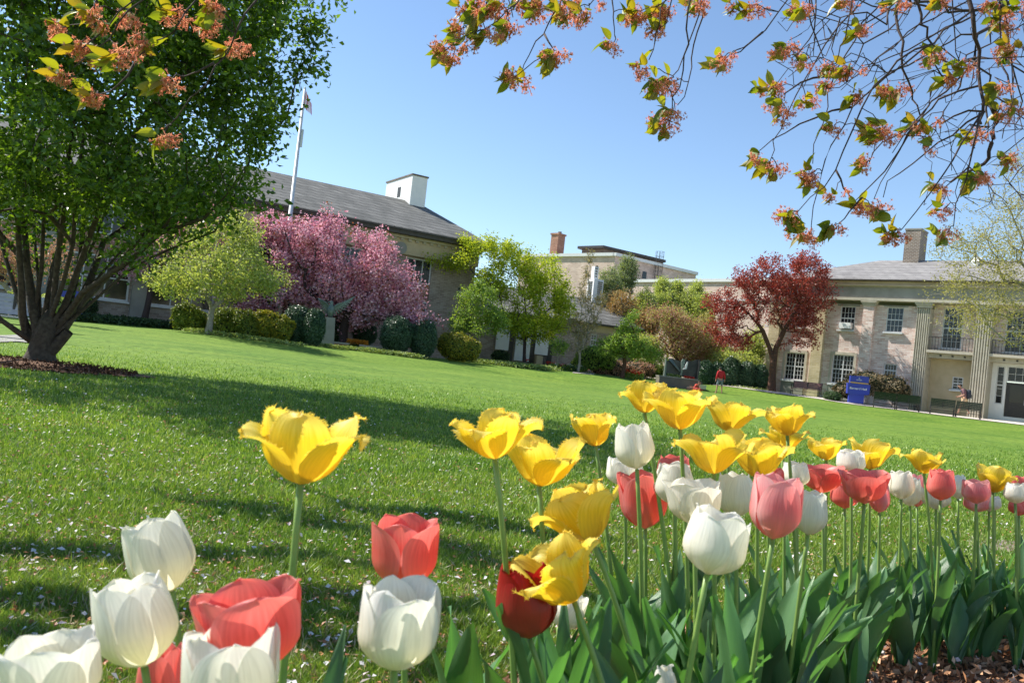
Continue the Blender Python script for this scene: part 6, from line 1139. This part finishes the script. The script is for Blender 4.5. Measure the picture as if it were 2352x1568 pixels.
person('person walking left behind the benches in maroon t-shirt and tan shorts with a backpack', wp_, -math.pi / 2 - .35, hw, J, [shirt('shirt', sl='el'), shortsf('khaki', .95)])
bk = thing('backpack', 'dark backpack on the back of the walking person', 'backpack', wp_, -math.pi / 2 - .35); k_ = hw / 1.75
b = MB(); th, fi = np.linspace(0, math.pi, 11)[:, None], np.linspace(0, 2 * math.pi, 19)[None]; se = lambda v, e: np.sign(v) * np.abs(v) ** e
b.grid(np.stack([.17 * se(np.sin(th), .6) * se(np.cos(fi), .6), .17 + .14 * se(np.sin(th), .7) * se(np.sin(fi), .7), 1.16 + .27 * se(np.cos(th), .7) + 0 * fi], -1) * k_); obj('bag_body', b, M['pack'], bk, smooth=True)
for s in (-1, 1): obj('strap', MB().tube(np.array([(s * .12, .06, 1.36), (s * .14, -.12, 1.47), (s * .14, -.24, 1.30), (s * .14, -.05, 1.02)]) * k_, .018, 6), M['pack'], bk, smooth=True)
obj('pocket', MB().box(-.11 * k_, .11 * k_, .30 * k_, .33 * k_, .95 * k_, 1.15 * k_), M['dark'], bk)
# person lying on the lawn behind a laptop
J = dict(pelvis=(0, .75, .16), waist=(0, .58, .17), chest=(0, .34, .30), neck=(0, .20, .42), head0=(0, .14, .48), head1=(0, .10, .54), head2=(0, .10, .61))
for s, x in (('l', 1), ('r', -1)): J.update({'sh' + s: (.18 * x, .28, .36), 'el' + s: (.26 * x, .12, .08), 'wr' + s: (.22 * x, -.10, .12), 'pm' + s: (.20 * x, -.17, .12), 'hp' + s: (.10 * x, .82, .13), 'kn' + s: (.14 * x, 1.2, .08), 'an' + s: (.14 * x, 1.6, .08), 'he' + s: (.14 * x, 1.65, .09), 'to' + s: (.15 * x, 1.75, .04)})
lp = P(1606, 898.5, 48.2); person('person in a coral top lying on the lawn propped on elbows behind a laptop', lp, 0.15, 1.62, J, [shirt('coral', g=1.0), shortsf('coral', .9)])
lt_ = thing('laptop', 'open grey laptop on the grass in front of the lying person', 'laptop', P(1612, 899, 48.0), .1)
obj('lid', MB().hexa([(-.20, -.06, .14), (.20, -.06, .14), (.20, -.045, .14), (-.20, -.045, .14), (-.20, -.13, .40), (.20, -.13, .40), (.20, -.115, .40), (-.20, -.115, .40)]), M['silver'], lt_); obj('base', MB().box(-.20, .20, -.04, .22, .115, .14), M['dark'], lt_)
cu_ = thing('cushion', 'coral red bundle on the grass left of the laptop', 'bag', P(1601, 899.5, 47.8), 0); b = MB(); b.grid(np.stack([.24 * np.sin(th) * np.cos(fi) + .03 * np.sin(5 * fi) * np.sin(th), .14 * np.sin(th) * np.sin(fi), .10 + .13 * se(np.cos(th), .8) + .02 * np.sin(3 * fi + 2 * th)], -1)); obj('body', b, M['coral'], cu_, smooth=True)
tb = thing('bag', 'small tan bag lying on the grass in front of the plinth', 'bag', P(1584, 897, 48.5), .1); b = MB(); b.grid(np.stack([.22 * se(np.sin(th), .7) * se(np.cos(fi), .7), .12 * se(np.sin(th), .7) * se(np.sin(fi), .7), .12 + .12 * se(np.cos(th), .7) + 0 * fi], -1)); obj('body', b, M['tanbag'], tb, smooth=True)
obj('handle', MB().tube([(.05 + .08 * math.cos(a), 0, .22 + .09 * math.sin(a)) for a in np.linspace(0, math.pi, 9)], .012, 6), M['tanbag'], tb, smooth=True)

# eagle statue and pedestal, low walls, flagpole
fe = face_frame(757, 41.6, .25); fe.o = P(757, 785, 41.6); pd_ = thing('pedestal', 'rough stone pedestal under the eagle statue between clipped bushes', 'pedestal', fe.o, fe.rz)
zpt = fe.z(cE(440, 725)); pw0, pw1 = fe.u(cE(335, 900)), fe.u(cE(560, 900)); b = MB(); dpt = (pw1 - pw0); cx_ = (pw0 + pw1) / 2
b.hexa([(pw0 - .05, 0, -.3), (pw1 + .05, 0, -.3), (pw1 + .05, dpt, -.3), (pw0 - .05, dpt, -.3), (pw0 + .04, .05, zpt), (pw1 - .04, .05, zpt), (pw1 - .04, dpt - .05, zpt), (pw0 + .04, dpt - .05, zpt)]); obj('shaft', b, M['greystone'], pd_)
et = thing('eagle_statue', 'bronze eagle statue with one wing raised on a pedestal under the pink blossom', 'statue', fe.world(cx_, dpt / 2, zpt), fe.rz)
b = MB(); prof = [(0, .0), (.10, .02), (.15, .12), (.19, .30), (.18, .46), (.12, .58), (.09, .66), (.10, .74), (.07, .82), (0, .85)]; b.lathe(prof, (-.02, 0, 0), 14); b.tube([(-.08, -.02, .76), (-.20, -.03, .74), (-.23, -.03, .70)], [.045, .025, .006], 8); obj('body', b, M['bronzeg'], et, smooth=True)
def wing(sgn, tipx, tipz):
    w_ = MB()
    for i in range(9):
        f = i / 8; r0 = np.array([sgn * (.10 + .45 * f), .02, .50 + .30 * f]); e = np.array([sgn * (.25 + (tipx - .1) * (f ** .8)), .05 + .1 * f, .15 + tipz * f ** 1.2]); d = e - r0; s = np.array([-d[2], 0, d[0]]); s = s / (np.linalg.norm(s) + 1e-6) * .05
        w_.hexa([r0 - s, r0 + s, r0 + s + [0, .04, 0], r0 - s + [0, .04, 0], e - s * .5, e + s * .5, e + s * .5 + [0, .02, 0], e - s * .5 + [0, .02, 0]])
    w_.tube([(sgn * .08, .03, .52), (sgn * .32, .03, .72), (sgn * .60, .05, .84)], [.06, .05, .03], 8); obj('wing', w_, M['bronzeg'], et, smooth=False)
wing(1, .95, 1.05); wing(-1, .55, .75)
t_ = MB(); t_.hexa([(-.06, .05, .12), (.08, .05, .12), (.08, .10, .12), (-.06, .10, .12), (-.12, .15, -.12), (.16, .15, -.12), (.16, .18, -.12), (-.12, .18, -.12)]); obj('tail', t_, M['bronzeg'], et)
for nm, a, b_, lb_ in (('low_wall', (362, 1185), (800, 1345), 'low brick wall with pale coping, left of the orange flowers'), ('low_wall', (1050, 1262), (1500, 1400), 'low brick wall with pale coping, right of the orange flowers')):
    px_ = cE((a[0] + b_[0]) / 2, 0)[0]; fw = face_frame(px_, 42.0 if a[0] < 500 else 42.8, .10); u0, z1 = fw.hit(cE(*a)); u1, z0 = fw.hit(cE(b_[0], b_[1])); t = thing(nm, lb_, 'wall', fw.o, fw.rz, 'low brick walls at the garden steps')
    z1 = max(z1, .3); obj('brickwork', MB().box(u0, u1, 0, .35, -.4, z1 - .07), M['brickR'], t); obj('coping', MB().box(u0 - .04, u1 + .04, -.04, .39, z1 - .068, z1), M['stone'], t)
q = P(*cE(1000, 1215), 43.5); bits('orange_flowers', q, (.55, .2, .12), 900, 'orfl', .07); bits('flower_foliage', q - np.array([0, 0, .25]), (.55, .2, .18), 700, 'ivy', .1)
fp = Gd(634, 45.4); ptop = P(697, 205, 45.4)[2]; fpo = thing('flagpole', 'tall pale tapered flagpole rising beside the pink blossom tree', 'flagpole', fp)
hgt_ = ptop - fp[2]; obj('pole', MB().tube([(0, 0, 0), (0, 0, hgt_ * .45), (0, 0, hgt_ * .451), (0, 0, hgt_)], [.18, .15, .11, .06], 14), M['pole'], fpo, smooth=True); obj('finial', MB().lathe([(0, -.07), (.05, -.04), (.07, 0), (.05, .04), (0, .07)], (0, 0, hgt_ + .06), 10), M['pole'], fpo, smooth=True)
obj('collar', MB().lathe([(0.001, -.1), (.15, -.1), (.15, .1), (.12, .14), (0.001, .14)], (0, 0, .1), 14), M['pole'], fpo); obj('halyard', MB().tube([(.16, 0, 1.2), (.13, -.02, hgt_ * .5), (.06, 0, hgt_ - .2)], .008, 5), M['pole'], fpo); obj('cleat', MB().box(.10, .2, -.05, .05, hgt_ * .77, hgt_ * .84), M['pole'], fpo)
fl = thing('flag', 'limp red and white striped flag at the top of the flagpole', 'flag', (fp[0], fp[1], fp[2] + hgt_ - .95))
for k in range(7):
    s = np.linspace(0, 1, 12); x0 = .06 + k * .055; V = np.zeros((2, 12, 3))
    for j in range(2): V[j] = np.stack([x0 + j * .055 + .10 * s * (k / 7), .05 * np.sin((x0 + j * .055) * 30) + 0 * s, .9 - s * (.95 - .05 * k) - .10 * (k + j)], 1)
    obj('stripe', MB().grid(V), M['flagr'] if k % 2 == 0 else M['flagw'], fl, smooth=True)
# far flower groups
def blooms(name, px, py, D, ext, n, lf, ls=.09): q = P(px, py, D); return bits(name, q, ext, n, lf, ls)
blooms('red_tulips', 1447, 853, 50, (.24, .15, .10), 60, 'redfl'); blooms('red_tulips', 1464, 856, 50, (.24, .15, .08), 60, 'redfl'); blooms('flower_foliage', 1455, 864, 50, (.6, .2, .18), 300, 'mid', .14)
blooms('red_tulips', 1267, 834, 52, (.3, .15, .10), 60, 'redfl'); blooms('red_tulips', 1293, 839, 51, (.25, .15, .08), 60, 'redfl'); blooms('white_flowers', 1305, 840, 51, (.9, .2, .1), 120, 'whfl', .07); blooms('flower_foliage', 1300, 846, 51, (1.0, .3, .18), 700, 'mid', .14); blooms('red_tulips', 1207, 826, 53, (.2, .15, .08), 40, 'redfl')
cover('white_flowers', '', [(1640, 884), (1700, 891), (1765, 899)], .6, 'whfl', 350, .06, .12)
